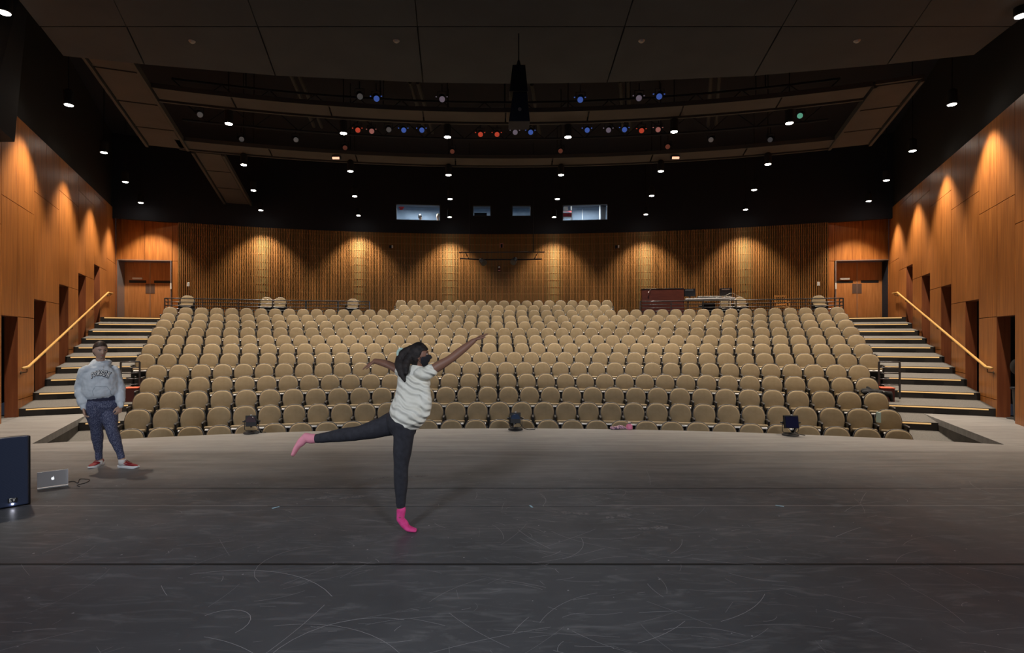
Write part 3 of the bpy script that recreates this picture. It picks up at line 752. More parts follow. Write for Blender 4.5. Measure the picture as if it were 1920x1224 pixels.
LENS = {'red': ((.85, .10, .05), .26), 'blue': ((.10, .22, .85), .22), 'violet': ((.45, .40, .55), .12), 'dull': ((.50, .16, .10), .08), 'grey': ((.35, .38, .42), .05), 'green': ((.2, .7, .5), .25), 'pink': ((.75, .30, .27), .17)}
for k, (c, e) in LENS.items(): M['lens_' + k] = mat('gel_' + k, c, .4, emit=c, estr=e)  # weak glow added so lenses and latches the downlights miss show colour
FX = [(671, 244, 'red'), (697, 246, 'pink'), (729, 243, 'grey'), (757, 244, 'blue'), (791, 244, 'blue'), (647, 277, 'dull'), (706, 185, 'blue'), (829, 186, 'violet'), (1088, 187, 'blue'), (1198, 184, 'violet'), (1236, 181, 'blue'),
      (901, 252, 'red'), (932, 252, 'red'), (966, 248, 'violet'), (995, 248, 'blue'), (848, 284, 'dull'), (1051, 283, 'dull'), (1101, 244, 'blue'), (1141, 244, 'violet'), (1171, 243, 'blue'), (1203, 245, 'red'), (1234, 243, 'pink'),
      (1252, 275, 'dull'), (375, 215, 'grey'), (453, 261, 'grey'), (555, 262, 'grey'), (1500, 217, 'green'), (1444, 262, 'grey'), (675, 181, 'grey'), (1333, 262, 'grey')]
FX.sort()
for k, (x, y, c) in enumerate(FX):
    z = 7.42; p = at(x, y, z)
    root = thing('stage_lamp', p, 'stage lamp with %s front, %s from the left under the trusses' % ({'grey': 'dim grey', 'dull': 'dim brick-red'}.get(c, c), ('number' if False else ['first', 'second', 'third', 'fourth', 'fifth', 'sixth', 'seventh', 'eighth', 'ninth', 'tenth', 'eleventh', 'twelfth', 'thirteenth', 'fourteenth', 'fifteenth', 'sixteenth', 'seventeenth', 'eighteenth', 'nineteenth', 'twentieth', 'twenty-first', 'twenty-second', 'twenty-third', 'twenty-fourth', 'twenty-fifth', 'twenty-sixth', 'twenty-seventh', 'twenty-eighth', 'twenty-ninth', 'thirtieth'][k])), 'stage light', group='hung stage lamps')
    d = (Vector((0.0, 3.0, 1.0)) - p).normalized()
    m = MB(); q = -d
    m.tube([q * .34, q * .28, q * .06, Vector((0, 0, 0))], [.05, .085, .085, .078], 14); fixn(m.obj('housing', ['black'], root))
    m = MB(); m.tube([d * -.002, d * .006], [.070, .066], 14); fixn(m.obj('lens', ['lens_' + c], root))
    m = MB(); m.tube([Vector((-.11, 0, 0)) + q * .15, Vector((-.11, 0, .16)) + q * .15, Vector((.11, 0, .16)) + q * .15, Vector((.11, 0, 0)) + q * .15], .010, 5)
    m.tube([Vector((0, 0, .16)) + q * .15, Vector((0, 0, .34)) + q * .15], .012, 5); fixn(m.obj('yoke', ['black'], root))
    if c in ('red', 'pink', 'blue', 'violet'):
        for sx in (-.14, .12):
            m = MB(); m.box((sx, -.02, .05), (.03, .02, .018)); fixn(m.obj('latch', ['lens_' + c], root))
M['salmon'] = mat('work_lamp_glow', (.9, .45, .3), .4, emit=(1, .50, .32), estr=1.1)
for k, (x, y) in enumerate(((630.5, 296.5), (1266, 296))):
    p = at(x, y, ZCW - .12); root = thing('work_lamp', p, 'small salmon glowing lamp bar under the rear catwalk, %s one' % ('left' if k == 0 else 'right'), 'lamp')
    m = MB(); m.box((0, .03, .03), (.26, .12, .10)); fixn(m.obj('housing', ['black'], root, bevel=.01))
    m = MB(); m.tube([(-.10, -.04, -.01), (.10, -.04, -.01)], .035, 10); fixn(m.obj('lamp_lens', ['salmon'], root))
# hung loudspeaker cluster over the stage centre
M['blue_black'] = mat('speaker_grille', (.008, .012, .030), .7); M['deep'] = mat('deep_black', (.006, .006, .008), .6)  # bluish light on the lower cabinet is put into its colour
yc = 9.4
c0 = P(973, 120, yc)
spk = thing('hanging_speaker', c0, 'tapered black loudspeaker cluster hanging from a cable at the stage centre', 'loudspeaker')
def trap(name, m_, xt, yt, xb, yb, d0, d1, off):
    a = [P(xt[0], yt, yc) - c0, P(xt[1], yt, yc) - c0]; b = [P(xb[0], yb, yc) - c0, P(xb[1], yb, yc) - c0]
    x = MB(); v = Vector((0, d0, 0)); w = Vector((0, d1, 0)); o = Vector((0, off, 0))
    x.hexa([b[0] + o, b[1] + o, b[1] + o + w, b[0] + o + w], [a[0] + o, a[1] + o, a[1] + o + v, a[0] + o + v]); return fixn(x.obj(name, [m_], spk, bevel=.01))
trap('upper_cabinet', 'deep', (961, 985), 121, (955, 990), 171, .30, .36, 0)
trap('lower_cabinet', 'blue_black', (962, 989), 171, (954, 994), 226, .30, .40, .03)
x = MB(); q = P(974.5, 204, yc) - c0; x.tube([q + Vector((0, .02, 0)), q + Vector((0, .012, 0))], [.032, .032], 16); fixn(x.obj('badge', ['steel'], spk))
x = MB(); q = P(973, 64, yc) - c0; x.tube([Vector((0, .12, 0)), Vector((0, .12, .12))], [.05, .02], 8); x.tube([Vector((0, .12, .10)), (q.x, .12, ZR - c0.z)], .010, 6); fixn(x.obj('cable', ['black'], spk))

# ---------------------------------------------------------------- control rooms behind the upper windows
M['room'] = nz(mat('control_room_wall', (.3, .36, .44), .8), 2.5, (.23, .29, .36), (.31, .38, .47))
M['room_ceil'] = mat('control_room_ceiling', (.12, .13, .15), .8)
M['skin_pale'] = mat('skin_pale', (.58, .38, .28), .55); M['hair_dark'] = mat('hair_dark', (.02, .014, .012), .5)
M['red'] = mat('red_paint', (.65, .03, .03), .4); M['redbin'] = mat('red_bin', (.62, .05, .06), .5)
R0 = RB + .18; R1 = RB + 2.6; ZF, ZCt = 6.42, 8.08
ta, tb = cuts[0][0] - .02, cuts[3][1] + .02
m = MB()
def rb_box(r0, r1, a, b, z0, z1, mi=0, n=1): arcbox(m, r0, r1, a, b, z0, z1, n, mi)
rb_box(R1, R1 + .1, ta, tb, ZF, ZCt, 0, 16); rb_box(R0, R1, ta - .003, ta, ZF, ZCt, 0); rb_box(R0, R1, tb, tb + .003, ZF, ZCt, 0)
for a, b in ((cuts[0][1], cuts[1][0]), (cuts[2][1], cuts[3][0])): c = (a + b) / 2; rb_box(R0, R1, c - .002, c + .002, ZF, ZCt, 0)
c = (cuts[1][1] + cuts[2][0]) / 2; rb_box(R0, R1, c - .002, c + .002, ZF, ZCt, 0)
rb_box(R0, R1, ta, tb, ZCt, ZCt + .1, 1, 16); rb_box(R0, R1, ta, tb, ZF - .1, ZF, 1, 16)
rb_box(R0, R0 + .01, ta, cuts[0][0], ZF, ZCt, 0)
cr = cuts[3]; w4 = cr[1] - cr[0]
rb_box(R1 - .02, R1, cr[0] + w4 * .50, cr[0] + w4 * .515, ZF, 8.0, 2)
rb_box(R1 - .9, R1 - .84, cr[0] + w4 * .86, cr[0] + w4 * .885, ZF, ZCt, 2); rb_box(R1 - .9, R1 - .86, cr[0] + w4 * .90, cr[0] + w4 * 1.0, ZF, ZCt, 3)
struct(fixn(m.obj('wall_control_room', ['room', 'room_ceil', 'white', 'deep'])))
for k, (a, b, z0, z1) in enumerate(cuts):
    m = MB(); e = .0012
    arcbox(m, RB - .01, RB + .17, a, a + e, z0, z1); arcbox(m, RB - .01, RB + .17, b - e, b, z0, z1); arcbox(m, RB - .01, RB + .17, a, b, z0, z0 + .03); arcbox(m, RB - .01, RB + .17, a, b, z1 - .03, z1)
    o = struct(fixn(m.obj('window_%d' % (k + 1), ['frame_grey'])))
    m = MB(); m.poly([arc(RB + .08, a, z0), arc(RB + .08, b, z0), arc(RB + .08, b, z1), arc(RB + .08, a, z1)])
    m.obj('pane', ['glass'], o)
for (a, b, w) in ((cuts[0][0], cuts[0][1], 75), (cuts[1][0], cuts[1][1], 26), (cuts[2][0], cuts[2][1], 26), (cuts[3][0], cuts[3][1], 80)):
    p = arc(RB + 1.2, (a + b) / 2, ZCt - .12); light('control_room_lamp', 'AREA', p, p - Vector((0, 0, 1)), w, (.86, .94, 1.0), .7)
def ell(mb_, c, r, R3=None, nu=24, nv=16, fn=None, mi=0):
    c = Vector(c); o = len(mb_.v)
    for j in range(nv + 1):
        ph = math.pi * j / nv
        for i in range(nu):
            th = 2 * math.pi * i / nu
            p = Vector((r[0] * math.sin(ph) * math.cos(th), r[1] * math.sin(ph) * math.sin(th), r[2] * math.cos(ph)))
            if fn: p = fn(p)
            if R3: p = R3 @ p
            mb_.v.append(tuple(p + c))
    for j in range(nv):
        for i in range(nu):
            a = o + j * nu + i; b = o + j * nu + (i + 1) % nu
            mb_.f.append([a, b, b + nu, a + nu]); mb_.mi.append(mi)
def remesh(o, vox, smooth=4, disp=0, scale=.1):
    r = o.modifiers.new('r', 'REMESH'); r.mode = 'VOXEL'; r.voxel_size = vox; r.use_smooth_shade = True
    s = o.modifiers.new('s', 'SMOOTH'); s.iterations = smooth; s.factor = .5
    if disp:
        t = bpy.data.textures.new('folds', 'CLOUDS'); t.noise_scale = scale; t.noise_depth = 2
        d = o.modifiers.new('d', 'DISPLACE'); d.texture = t; d.strength = disp; d.mid_level = .5; d.texture_coords = 'LOCAL'
    return o
ph = P(788, 407, 25.6)
root = thing('person', (ph.x, ph.y, ZF), 'dark-haired person seated at a desk behind the long left control-room window', 'person')
m = MB(); h = ph - root.location
ell(m, h, (.075, .095, .12)); m.tube([h - Vector((0, 0, .05)), h - Vector((-.01, 0, .20)), h - Vector((0, -.03, .24)), h - Vector((0, 0, .8))], [.05, .055, .14, .16], 12); m.tube([h - Vector((.2, 0, .27)), h - Vector((-.2, 0, .27))], .06, 10)
remesh(fixn(m.obj('body', ['skin_pale'], root)), .012)
m = MB(); ell(m, h + Vector((-.012, .0, .02)), (.088, .112, .125)); 
m.v = [(v[0], v[1], max(v[2], h.z - .02 - max(0, -(v[0] - h.x)) * 1.4)) for v in m.v]; remesh(fixn(m.obj('hair', ['hair_dark'], root)), .012, 2)
m = MB(); m.tube([h - Vector((0, 0, .235)), h - Vector((0, 0, .27)), h - Vector((0, 0, .8))], [.10, .17, .19], 14); fixn(m.obj('shirt', ['blue_black'], root))
ph = P(821, 406, 25.4)
root = thing('person', (ph.x, ph.y, ZF), 'fair-haired person partly cut off by the right edge of the long left control-room window', 'person')
m = MB(); h = ph - root.location
ell(m, h, (.075, .095, .12)); m.tube([h - Vector((0, 0, .05)), h - Vector((-.01, 0, .20)), h - Vector((0, -.03, .24)), h - Vector((0, 0, .8))], [.05, .055, .14, .16], 12)
remesh(fixn(m.obj('body', ['skin_pale'], root)), .012)
M['hair_fair'] = mat('hair_fair', (.55, .42, .22), .5)
m = MB(); ell(m, h + Vector((.01, .02, .03)), (.085, .105, .12)); m.v = [(v[0], v[1], max(v[2], h.z + .01)) for v in m.v]; remesh(fixn(m.obj('hair', ['hair_fair'], root)), .012, 2)
m = MB(); m.tube([h - Vector((0, 0, .235)), h - Vector((0, 0, .27)), h - Vector((0, 0, .8))], [.10, .17, .19], 14); fixn(m.obj('shirt', ['white'], root))
def simple(name, mbx, mats, label, cat_, bevel=0, group=None, loc=None):
    if loc is not None:
        l = Vector(loc); mbx.v = [(v[0] - l.x, v[1] - l.y, v[2] - l.z) for v in mbx.v]
    o = fixn(mbx.obj(name, mats, bevel=bevel)); 
    if loc is not None: o.location = loc
    return tag(o, label, cat_, group)
m = MB(); p = arc(R1 - .05, th_of_px(752.5, R1), EYE + (PY - 385) / F * 26.7); 
m.tube([p + Vector((0, .04, 0)), p + Vector((0, -.02, 0)), p + Vector((0, -.05, 0))], [.16, .15, .06], 20); m.box(p + Vector((0, .0, -.17)), (.14, .08, .06))
simple('alarm_bell', m, ['red'], 'red round alarm bell high on the control-room wall behind the left window', 'alarm bell')
m = MB(); p = P(901, 403.5, 25.2); m.box(p, (.58, .04, .22)); m.box(p - Vector((0, 0, .22)), (.08, .05, .3)); m.box(p - Vector((0, 0, .38)), (.3, .2, .03))
simple('monitor', m, ['deep'], 'black monitor back showing in the small left control-room window', 'monitor', loc=p)
for k, z in enumerate((6.42, )):
    p = P(1063, 398, 25.3); root = thing('storage_shelf', (p.x, p.y, ZF), 'white metal shelf at the edge of the long right control-room window', 'shelf')
    m = MB(); zz = lambda y: EYE + (PY - y) / F * 25.3 - ZF
    for y in (396, 408): m.box((0, 0, zz(y)), (.42, .3, .03))
    fixn(m.obj('shelf_board', ['white'], root)); 
    for sx in (-.21, .21):
        m = MB(); m.box((sx, -.14, .75), (.03, .03, 1.5)); m.box((sx, .14, .75), (.03, .03, 1.5)); fixn(m.obj('post', ['white'], root))
    for q, (dx, w) in enumerate(((-.09, .20), (.13, .19))):
        m = MB(); c = Vector((p.x + dx, p.y - .02, ZF + zz(404.5))); m.box(c, (w, .24, .14)); m.box(c + Vector((0, 0, .08)), (w + .01, .25, .03))
        simple('storage_bin', m, ['redbin'], 'red storage bin on the white shelf, %s of the two' % ('left' if q == 0 else 'right'), 'storage box', group='red bins on the shelf')
    m = MB(); c = Vector((p.x - .06, p.y, ZF + zz(396) + .105)); m.box(c, (.18, .2, .18)); simple('carton', m, ['white'], 'white carton on top of the shelf above the red bins', 'box')

# ---------------------------------------------------------------- guard rails
def guard(t0, t1, r, ztop, zbase, bars, gap, posts, label, rr=.02):
    root = thing('guard_rail', arc(r, (t0 + t1) / 2, zbase), label, 'railing'); b = root.location
    n = max(2, int(abs(t1 - t0) * r / .5))
    for k in range(bars):
        m = MB(); z = ztop - k * gap; m.tube([arc(r, t0 + (t1 - t0) * i / n, z) - b for i in range(n + 1)], rr if k == 0 else rr * .75, 8)
        fixn(m.obj('top_rail' if k == 0 else 'rail_bar', ['rail_black'], root, smooth=True))
    for i in range(posts):
        t = t0 + (t1 - t0) * i / (posts - 1); p = arc(r, t, 0)
        m = MB(); m.box((p.x - b.x, p.y - b.y, (ztop - zbase) / 2 + .0), (.035, .035, ztop - zbase), rz=-t); fixn(m.obj('post', ['rail_black'], root))
    return root
rg = rt(13) + .05
g1 = guard(th_of_px(309, rg), th_of_px(693, rg), rg, 3.05, zt(14), 5, .125, 7, 'black metal guard rail behind the left block of the twelfth row')
g2 = guard(th_of_px(1581, rg), th_of_px(1200, rg), rg, 3.05, zt(14), 5, .125, 7, 'black metal guard rail in front of the sound desk and right chairs')
for g, px_ in ((g1, 309), (g2, 1581)):
    m = MB(); t = th_of_px(px_, rg)
    for k in (0, 1, 2): m.tube([arc(rg, t, 3.05 - .125 * k) - g.location, arc(rg + .6, t, 3.05 - .125 * k) - g.location], .016, 8)
    m.tube([arc(rg + .6, t, 3.05) - g.location, arc(rg + .6, t, zt(14)) - g.location], .018, 8); fixn(m.obj('return_bar', ['rail_black'], g))
ra = 25.17
for (x0, x1, lab) in ((226.5, 262, 'short black railing beside the woman, at the left end of the fifth row'), (1648, 1687, 'short black railing at the right end of the fifth row, by the stairs')):
    guard(th_of_px(x0, ra), th_of_px(x1, ra), ra, 1.10, .235, 5, .136, 2, lab, .018)
# wooden wall handrails
def handrail(sgn):
    k, s = WL if sgn < 0 else WR
    d = Vector((1, -s, 0)).normalized() * (-sgn)
    def pt(Y, z, off=.11): return Vector((k + s * Y, Y, z)) + d * off
    b = pt(11.5, 1.0)
    root = thing('handrail', b, 'long oak-coloured wall handrail above the %s aisle stairs' % ('left' if sgn < 0 else 'right'), 'handrail')
    m = MB(); m.tube([pt(11.42, 1.035) - b, pt(11.72, 1.045) - b, pt(19.75, 3.31) - b, pt(20.5, 3.33) - b, pt(20.55, 3.33, .02) - b], .028, 12); fixn(m.obj('rail', ['brass_rail'], root, smooth=True))
    for i in range(8):
        Y = 11.65 + i * 1.155; z = 1.045 + (Y - 11.72) * (3.31 - 1.045) / (19.75 - 11.72)
        if i == 7: Y = 20.2; z = 3.33
        m = MB(); m.tube([pt(Y, z - .02) - b, pt(Y, z - .085) - b, pt(Y, z - .10, .0) - b], .011, 6); m.tube([pt(Y, z - .10, .012) - b, pt(Y, z - .10, 0) - b], .035, 10); fixn(m.obj('bracket', ['bracket'], root))
handrail(-1); handrail(1)
# ---------------------------------------------------------------- red boxes at the fifth row ends, things left on seats
for (px_, lab) in ((249, 'dark red box with an orange-red top behind the woman, by the left railing'), (1661, 'dark red box with an orange-red top behind the right railing')):
    p = P(px_, 728, 12.72); root = thing('utility_box', (p.x, p.y, .195), lab, 'box', rz=-math.atan2(p.x - CX, p.y - CY))
    m = MB(); m.box((0, 0, .15), (.26, .34, .30)); fixn(m.obj('box_body', ['redbox'], root, bevel=.008))
    m = MB(); m.box((0, 0, .312), (.28, .36, .025)); fixn(m.obj('lid', ['redtop'], root, bevel=.008))
M['cloth_black'] = nz(mat('black_cloth', (.01, .01, .011), .95), 20, (.006, .006, .007), (.016, .016, .018))
p, t, n = SEATPOS[(4, SEATPOS[(4, 0)][2] - 1)]
m = MB(); rj = random.Random(2)
for q in range(9): ell(m, p + Vector((rj.uniform(-.24, .20), -.20 + rj.uniform(-.08, .05), .52 + rj.uniform(0, .05))), (rj.uniform(.06, .12), .07, rj.uniform(.03, .07)), nu=12, nv=8)
m.tube([p + Vector((-.02, -.15, .55)), p + Vector((-.10, -.12, .66))], [.08, .02], 8)
m.tube([p + Vector((.10, -.2, .52)), p + Vector((.34, -.25, .50)), p + Vector((.36, -.28, .34))], [.07, .07, .03], 8)
o = remesh(simple('jacket', m, ['cloth_black'], 'crumpled black jacket on the rightmost seat of the fourth row', 'jacket'), .015, 5, .02, .05)
p, t, n = SEATPOS[(2, SEATPOS[(2, 0)][2] - 2)]
M['teal'] = mat('pale_teal_cloth', (.45, .62, .60), .8)
m = MB(); m.loft([[p + Vector((.245 + a, -.18 + b, z)) for a, b in ((-.02, -.05), (.02, -.04), (.015, .04), (-.015, .05))] for z in (.60, .70, .78, .80)])
simple('towel', m, ['teal'], 'pale teal cloth wedged between the last two seats of the second row', 'cloth')
p, t, n = SEATPOS[(1, SEATPOS[(1, 0)][2] - 1)]
m = MB(); m.loft([[p + Vector((.27 + x, -.12 + y, z)) for x, y in ((0, -.04), (.06, -.03), (.05, .03), (.01, .04))] for z in (.563, .60, .66)])
simple('paper_cup', m, ['white'], 'crumpled white paper on the arm of the rightmost front seat', 'paper')
# ---------------------------------------------------------------- loose chairs and sound desk on the back platform
ZP = zt(14)
LC = [(351.5, 553.5, 'loose tan padded chair behind the rail, beside the left doors'), (500, 556.5, 'left one of two loose tan chairs side by side behind the left rail'), (525.5, 557, 'right one of two loose tan chairs side by side behind the left rail'),
      (661.5, 559.5, 'loose tan chair behind the right end of the left rail'), (1387, 556.5, 'loose tan chair beside the right end of the mixing table'), (1361, 560, 'loose tan chair half hidden behind the mixing table and rail'),
      (1535, 553.5, 'loose tan padded chair behind the rail, beside the right doors')]
for x, y, lab in LC:
    Y = (ZP + .845 - EYE) * F / (PY - y); p = P(x, y, Y); o = copy_tree(protoB); o.location = (p.x, p.y, ZP); o.rotation_euler = (0, 0, -math.atan2(p.x - CX, p.y - CY))
    tag(o, lab, 'chair', 'loose chairs on the back platform')
M['mahog'] = nz(mat('mahogany', (.09, .02, .012), .4), 3, (.065, .014, .009), (.10, .024, .015), (1, 1, 5))
M['table_white'] = mat('table_grey', (.50, .50, .52), .5); M['monitor'] = mat('monitor_black', (.012, .012, .015), .3)
def onarc(px_, R): t = th_of_px(px_, R); return arc(R, t, ZP), -t
c, rz = onarc(1241, 32.9)
root = thing('control_cabinet', c, 'dark mahogany cabinet front of the sound position, with a small gooseneck lamp', 'cabinet', rz)
w = 75 / F * c.y; hz = EYE + (PY - 542.5) / F * c.y - ZP
m = MB(); m.box((0, 0, .09), (w - .1, .5, .18)); fixn(m.obj('plinth', ['deep'], root))
m = MB(); m.box((0, 0, hz / 2 + .08), (w, .6, hz - .18)); fixn(m.obj('box_body', ['mahog'], root, bevel=.01))
m = MB(); m.box((0, 0, hz), (w + .03, .64, .03)); fixn(m.obj('top', ['deep'], root, bevel=.006))
m = MB(); m.tube([(-.42, -.30, hz), (-.47, -.36, hz - .02), (-.53, -.38, hz - .12)], .008, 6); m.tube([(-.53, -.38, hz - .11), (-.545, -.385, hz - .15)], [.015, .03], 8); fixn(m.obj('gooseneck_lamp', ['steel'], root))
c, rz = onarc(1329, 32.9)
root = thing('mixing_table', c, 'grey-topped folding table of the sound position, crowded with cables', 'table', rz)
w = 86 / F * c.y; hz = EYE + (PY - 559.5) / F * c.y - ZP
m = MB(); m.box((0, 0, hz - .03), (w, .75, .06)); fixn(m.obj('tabletop', ['table_white'], root, bevel=.01))
for sx in (-1, 1):
    for sy in (-1, 1): m = MB(); m.tube([(sx * (w / 2 - .12), sy * .3, hz - .06), (sx * (w / 2 - .12), sy * .3, 0)], .016, 8); fixn(m.obj('leg', ['rail_black'], root))
m = MB(); m.box((.02, .25, hz - .4), (.5, .02, .5)); fixn(m.obj('modesty_panel', ['deep'], root))
TX = Matrix.Translation(c) @ Matrix.Rotation(rz, 4, 'Z')
def onTable(x, y, z=0): return TX @ Vector((x, y, hz + z))
mx = thing('mixing_console', onTable(.02, .02), 'low grey mixing console between the two monitors on the sound table', 'audio mixer', rz)
m = MB(); m.hexa([(-.42, -.25, 0), (.42, -.25, 0), (.42, .25, 0), (-.42, .25, 0)], [(-.42, -.25, .05), (.42, -.25, .05), (.42, .25, .11), (-.42, .25, .11)]); fixn(m.obj('console_body', ['frame_grey'], mx, bevel=.008))
m = MB()
for i in range(16):
    for j in range(3): m.box((-.375 + i * .05, -.18 + j * .14, .065 + j * .018), (.014, .03, .02))
fixn(m.obj('fader', ['white'], mx)); mx.children[-1]['kind'] = 'stuff'
for k, (sx, sy, lab) in enumerate(((-.72, .05, 'black monitor back standing beside the mahogany cabinet'), (.62, .1, 'black monitor back at the right end of the sound table'))):
    q = onTable(sx, sy); root = thing('monitor', q, lab, 'monitor', rz + (.12 if k else -.1))
    m = MB(); m.box((0, 0, .01), (.22, .18, .02)); m.box((0, .02, .10), (.05, .04, .18)); fixn(m.obj('stand', ['monitor'], root, bevel=.004))
    m = MB(); m.hexa([(-.23, -.02, .10), (.23, -.02, .10), (.23, .02, .10), (-.23, .02, .10)], [(-.23, -.05, .40), (.23, -.05, .40), (.23, -.01, .40), (-.23, -.01, .40)]); fixn(m.obj('screen_housing', ['monitor'], root, bevel=.008))
    m = MB(); m.box((0, -.052, .345), (.30, .012, .025)); fixn(m.obj('vent_strip', ['steel'], root))
M['cable_white'] = mat('cable_white', (.6, .58, .52), .5)
for k in range(6):
    r_ = random.Random(20 + k); x0 = r_.uniform(-.8, .6)
    pts = [onTable(x0 + .12 * i + r_.uniform(-.03, .03), -.28 + r_.uniform(-.05, .05), .012 + (.16 if k == 0 else .05) * math.sin(math.pi * i / 5)) for i in range(6)]
    m = MB(); m.tube(pts, .006, 5); simple('cable', m, ['cable_white' if k % 2 == 0 else 'rail_black'], ('tall arched pale', 'leftmost black', 'flat pale', 'middle black', 'rightmost pale', 'rightmost black')[k] + ' cable over the front edge of the sound table', 'cable', group='cables on the sound table')
c, rz = onarc(1320, 33.6); root = thing('desk_stool', c, 'low black swivel stool behind the sound table', 'stool', rz)
m = MB(); m.lathe([(0, .50), (.2, .50), (.21, .54), (.19, .58), (0, .58)]); fixn(m.obj('seat', ['deep'], root))
m = MB(); m.cyl((0, 0, .05), (0, 0, .5), .025); fixn(m.obj('column', ['frame_grey'], root))
m = MB(); [m.tube([(0, 0, .06), (.25 * math.cos(a), .25 * math.sin(a), .03)], .018, 6) for a in (0, 1.257, 2.513, 3.77, 5.027)]; fixn(m.obj('base', ['frame_grey'], root))
M['oak'] = nz(mat('oak_chair', (.5, .26, .08), .45), 4, (.42, .20, .055), (.58, .30, .10), (1, 1, .3))
c, rz = onarc(1466, 33.3); root = thing('wooden_chair', c, 'light oak armchair with a slatted back behind the right rail', 'chair', rz + .05)
m = MB(); m.box((0, 0, .44), (.44, .42, .035)); fixn(m.obj('seat', ['oak'], root, bevel=.008))
hb = EYE + (PY - 552.5) / F * c.y - ZP
m = MB(); m.box((0, .20, hz if hb < .5 else hb - .04), (.46, .03, .08)); m.box((0, .20, .56), (.40, .025, .05)); [m.box((x_ * .066, .20, (hb + .5) / 2), (.028, .018, hb - .56)) for x_ in (-2.5, -1.5, -.5, .5, 1.5, 2.5)]; fixn(m.obj('backrest', ['oak'], root))
for sx in (-1, 1):
    for sy in (-1, 1): m = MB(); m.box((sx * .20, sy * .19, .22 if sy < 0 else hb / 2 - .02), (.035, .035, .44 if sy < 0 else hb - .04)); fixn(m.obj('leg', ['oak'], root))
    m = MB(); m.box((sx * .22, 0, .64), (.05, .42, .025)); m.box((sx * .22, -.19, .54), (.03, .03, .2)); fixn(m.obj('armrest', ['oak'], root))
# ---------------------------------------------------------------- small things on the slatted wall
def wallthing(px_, y, w, h, d, mats, name, lab, cat_, grp=None):
    r = RWALL - .06 - d / 2; t = th_of_px(px_, r); p = arc(r, t, 0); p.z = EYE + (PY - y) / F * p.y
    m = MB(); m.box(p, (w, d, h), rz=-t); return simple(name, m, mats, lab, cat_, .006, grp)
wallthing(353, 533, .10, .16, .03, ['white'], 'wall_plate', 'small white switch plate on the slats near the left doors', 'switch')
wallthing(1534.5, 532, .10, .16, .03, ['white'], 'wall_plate', 'small white switch plate on the slats near the right doors', 'switch')
for px_, s_ in ((733.5, 'left'), (1157.5, 'right')):
    r = RWALL - .14; t = th_of_px(px_, r); p = arc(r, t, 0); p.z = EYE + (PY - 462.5) / F * p.y
    root = thing('wall_camera', p, 'tiny black and white device high on the slats, %s of centre' % s_, 'camera', -t)
    m = MB(); m.box((-.04, .03, 0), (.10, .1, .12)); fixn(m.obj('mount', ['black'], root)); m = MB(); m.box((.05, -.02, 0), (.06, .08, .12)); fixn(m.obj('camera_body', ['white'], root, bevel=.01))
M['pinkish'] = mat('pale_red_frame', (.62, .28, .24), .5)
r = RWALL - .1; t = th_of_px(940.5, r); p = arc(r, t, 0); p.z = EYE + (PY - 460) / F * p.y
root = thing('fire_alarm', p, 'pale red bracket-shaped alarm box at the middle of the slat wall', 'alarm', -t)
m = MB(); m.box((-.06, 0, -.02), (.03, .06, .17)); m.box((.06, 0, -.02), (.03, .06, .17)); m.box((0, 0, .075), (.15, .06, .04)); fixn(m.obj('frame', ['pinkish'], root)); m = MB(); m.box((0, .01, -.02), (.09, .05, .15)); fixn(m.obj('box_body', ['black'], root))
root = thing('strobe_light', P(936, 503, 24.3), 'small white and red fire strobe low at the middle of the slat wall', 'fire alarm')
m = MB(); m.box((0, .02, -.01), (.12, .06, .26)); fixn(m.obj('plate', ['redbox'], root)); m = MB(); ell(m, (0, -.02, .05), (.045, .03, .045), nu=12, nv=8); fixn(m.obj('strobe_lens', ['white'], root, smooth=True)); m = MB(); m.box((0, -.012, -.10), (.10, .01, .05)); fixn(m.obj('label_band', ['pinkish'], root))
pr = thing('lighting_pipe', P(940, 474, 22.2), 'black hanging pipe pair carrying two small lamps, before the slat wall', 'lighting bar'); b = pr.location
m = MB(); m.tube([P(860, 473, 22.2) - b, P(1021, 472.5, 22.2) - b], .022, 8); fixn(m.obj('upper_pipe', ['rail_black'], pr))
m = MB(); m.tube([P(862, 484.5, 22.2) - b, P(900, 486.5, 22.2) - b, P(980, 486.5, 22.2) - b, P(1016, 485.5, 22.2) - b], .028, 8); fixn(m.obj('lower_pipe', ['black'], pr))
m = MB()
for (x0, x1) in ((873, 879), (1008, 1002)): m.tube([P(x0, 474, 22.2) - b, P(x1, 485, 22.2) - b], .018, 6)
for x0 in (880, 1000): m.tube([P(x0, 473, 22.2) - b, Vector((P(x0, 473, 22.2).x - b.x, 0, ZC - b.z))], .012, 6)
fixn(m.obj('hanger', ['black'], pr))
for k, (x, y) in enumerate(((905, 491), (964, 489))):
    q = P(x, y, 22.1); root = thing('stage_lamp', q, 'small dark lamp clamped under the hanging pipe, %s one' % ('left' if k == 0 else 'right'), 'stage light')
    dd = Vector((.5 if k == 0 else -.3, -.6, -.5)).normalized()
    m = MB(); m.tube([-dd * .2, -dd * .1, dd * .12], [.06, .11, .13], 12); fixn(m.obj('housing', ['rail_black'], root)); m = MB(); m.tube([-dd * .05, Vector((-dd.x * .05, 0, .16))], .015, 6); fixn(m.obj('clamp', ['black'], root))

